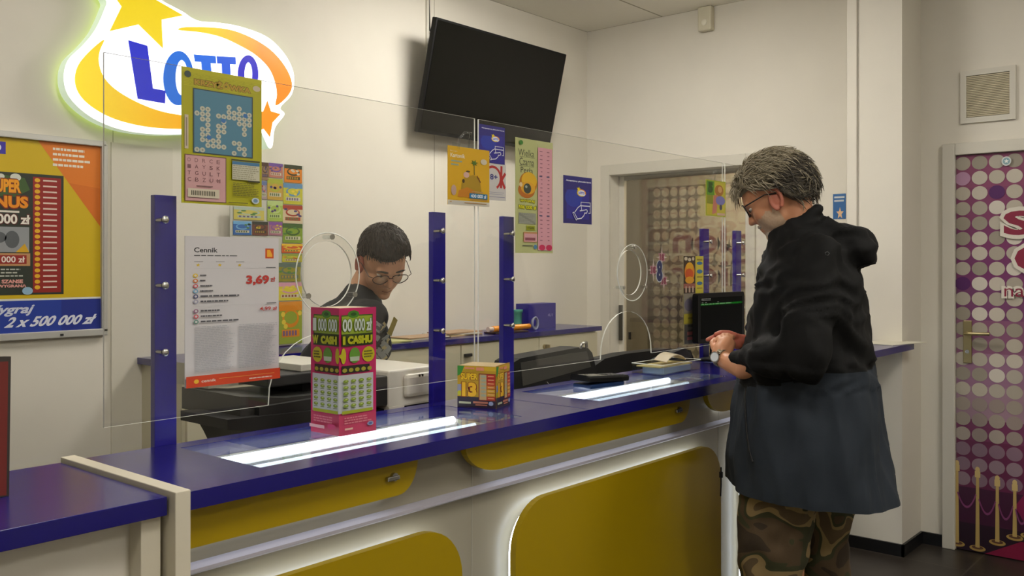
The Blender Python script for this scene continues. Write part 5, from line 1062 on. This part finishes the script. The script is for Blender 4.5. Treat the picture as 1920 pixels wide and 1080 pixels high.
# ---- the clerk
HK = at(718, 484, Y=2.38); K = Frame(HK, 250, 42, 4); CK = (HK.x-.03, 2.66, 0)
ck = thing('person', 'dark haired person with glasses and dark T-shirt bending over behind the counter', 'person', CK)
SK2 = skin('d6a482', 'c48e6c')
A2 = lambda px, py, Y: at(px, py, Y=Y)
o = Org(); head_shape(o, K, .97); nk = A2(672, 560, 2.50); o.cap((K.w(-.035, 0, -.05), .052), (K.w(-.05, 0, -.09), .052), (nk, .054))
ch = A2(668, 640, 2.46); pel = Vector((CK[0]-.03, 2.72, .95)); shR = A2(626, 606, 2.55); shL = A2(692, 596, 2.30)
o.cap((nk, .054), (ch, .07), (pel, .10)); o.cap((shR, .04), (ch, .05)); o.cap((shL, .04), (ch, .05))
eR = A2(640, 735, 2.50); hR = A2(655, 715, 2.45); eL = Vector((2.08, 2.50, 1.13)); hL = Vector((2.03, 2.40, 1.11))
o.cap((shR, .045), (eR, .037), (hR, .027)); o.cap((shL, .045), (eL, .036), (hL, .026))
for s_ in (-1, 1): q = Vector((pel.x+s_*.09, pel.y, 0)); o.cap((q+Vector((0, 0, .9)), .07), (q+Vector((0, -.02, .5)), .052), (q+Vector((0, 0, .1)), .036))
for hp, dr in ((hR, Vector((.3, -.3, -.6)).normalized()), (hL, Vector((-.8, .1, .1)).normalized())):
    sd = dr.cross(Vector((0, 0, 1))).normalized(); pl_ = hp + dr*.05; o.cap((hp, .024), (pl_, .02)); 
    for k in (-1, 1): o.cap((hp+dr*.02+sd*k*.012, .016), (pl_+dr*.02+sd*k*.018, .013))
    for i in range(4):
        b0 = pl_+dr*.03+sd*(i-1.5)*.016; finger(o, [b0, b0+dr*(.026+.004*(i in (1, 2))), b0+dr*.042+Vector((0, 0, -.012)), b0+dr*.05+Vector((0, 0, -.03))], .0088, .0068)
    finger(o, [hp+dr*.02+sd*.02, hp+dr*.045+sd*.04, hp+dr*.07+sd*.042], .011, .008)
o.make('body', ck, SK2, .0045, 4)
ears(K, ck, skin('c47a66', 'b0604a')); eyes(K, ck); eyeglasses(K, ck, 'eyeglasses', mat('4a3a34', .3, .6), .099, -.006, .032, .019, .0014, 'thin metal rimmed eyeglasses')
HB = mat('2a221b', .6, var=.35, scale=120)
def lim_k(d):
    if d.x > .5: return .52+.10*d.y
    if d.x > .2: return .36
    if d.x > .02: return .0+(d.x-.02)*2.0
    if d.x > -.2: return .0
    return -.50 if d.x < -.45 else .02-(-.2-d.x)*2.08
mb = shell(K, ck, lim_k, lambda d: .010+.008*max(0, d.z)+.005*max(0, d.x), HB, .004, 80, seed=3); rn = random.Random(4)
HB2 = [mat('33291f', .55), mat('241c15', .55), mat('3d3126', .55)]
for k in range(1900):
    a = rn.uniform(0, 2*math.pi); zc = rn.uniform(-.5, 1); s_ = math.sqrt(1-zc*zc); d = Vector((s_*math.cos(a), s_*math.sin(a), zc))
    if d.z < lim_k(d)+.0: continue
    up_ = max(0, d.z); p = Vector((.098*d.x, .075*d.y, .092*d.z)) + d*(.009+.008*up_); fl = Vector((1 if d.z > .2 else -.2, .5*d.y+rn.uniform(-.4, .4), -.3 if d.z > .2 else -1)); fl = (fl-d*fl.dot(d)).normalized(); L = (.012+.016*up_)*(.55 if d.x > .55 and d.z < .75 else 1)*rn.uniform(.8, 1.1)
    mb.tube([K.w(*(p+fl*L*t+d*(.005*math.sin(t*2.4))))+K.U*.012 for t in (0, .4, .75, 1)], [.0012, .0011, .0008, .0003], rn.choice(HB2), 4, caps=False)
mb.build('hair', ck, 'short dark brown hair', fix=False)
mb = MB()
for s_ in (-1, 1): mb.tube([K.w(.097, s_*.012, .020), K.w(.0985, s_*.024, .024), K.w(.094, s_*.038, .025), K.w(.087, s_*.050, .020)], [.0022, .0034, .003, .0014], HB2[1], 6)
mb.tube([K.w(.0905, .017, -.070), K.w(.0965, .0, -.0715), K.w(.0905, -.017, -.070)], .0012, mat('7a3a34', .6), 5); mb.build('facial_detail', ck, 'dark eyebrows and smiling lips')
o = Org(); o.cap((nk+Vector((0, 0, -.03)), .084), (ch, .118), (pel, .15)); o.cap((nk+Vector((0, 0, -.03)), .07), (shR, .075)); o.cap((A2(694, 650, 2.42), .075), (ch, .1)); o.cap((shR, .073), (ch+Vector((0, 0, .05)), .10)); o.cap((shL, .064), (ch+Vector((0, 0, .05)), .10)); o.cap((shR, .071), (shR.lerp(eR, .62), .062)); o.cap((shL, .062), (shL.lerp(eL, .6), .055)); o.cap((pel, .15), (pel-Vector((0, 0, .12)), .155)); o.cap((nk+Vector((.0, .0, .0)), .066), (nk-Vector((0, 0, .03)), .075))
o.make('shirt', ck, fabric('dark_grey_jersey', ('1d1f21', '282a2c'), 9, .85), .008, 5, disp=lambda v, n: n*(.008*nz(v, (12, 12, 9)) + .004*nz(v, (30, 30, 20), 3)), label='dark grey T-shirt')
bv = BVHTree.FromPolygons(o.vs, o.fs)
mb = MB(); nu, nv = 12, 16; ok = True; pts = []
for j in range(nv+1):
    for i in range(nu+1):
        px_ = 690+40*i/nu + 3*math.sin(j*1.3); py_ = 604+70*j/nv + 3*math.sin(i*1.1); q = onsurf(px_, py_, .0015); pts.append(q)
for j in range(nv):
    for i in range(nu):
        q = [pts[j*(nu+1)+i], pts[j*(nu+1)+i+1], pts[(j+1)*(nu+1)+i+1], pts[(j+1)*(nu+1)+i]]
        if all(x is not None for x in q) and max((a-b).length for a in q for b in q) < .03:
            hsh = nz((i, j, 0), (.31, .37, 1), 2); mb.add(q, [(0, 1, 2, 3)], mat('8e9290' if hsh > -.05 else ('55585a' if hsh > -.25 else 'b0a27a'), .8))
if mb.f: mb.build('shirt_print', ck, 'faded grey print on the shirt front', fix=False)
o = Org(); o.cap((pel-Vector((0, 0, .05)), .15), (pel-Vector((0, 0, .12)), .15))
for s_ in (-1, 1): q = Vector((pel.x+s_*.09, pel.y, 0)); o.cap((q+Vector((0, 0, .85)), .10), (q+Vector((0, -.02, .5)), .075), (q+Vector((0, 0, .1)), .062))
o.make('trousers', ck, mat('23283a', .85, var=.1), .012, 4)
for s_ in (-1, 1): q = Vector((pel.x+s_*.09, pel.y, .045)); o = Org(); o.cap((q, .044), (q+Vector((0, -.1, -.008)), .036), (q+Vector((0, -.17, -.014)), .03)); o.make('shoe', ck, mat('1c1c1e', .5), .008, 3)
q = A2(736, 612, 2.30); mb = MB(); M = Matrix.Translation(q) @ Matrix.Rotation(.5, 4, 'Y') @ Matrix.Rotation(.3, 4, 'Z'); mb.box(-.014, .014, -.001, .001, -.03, .03, pm('a89a5c'), M=M); mb.build('paper_slip', None, 'small yellowish slip held near the clerk shirt front', 'paper')
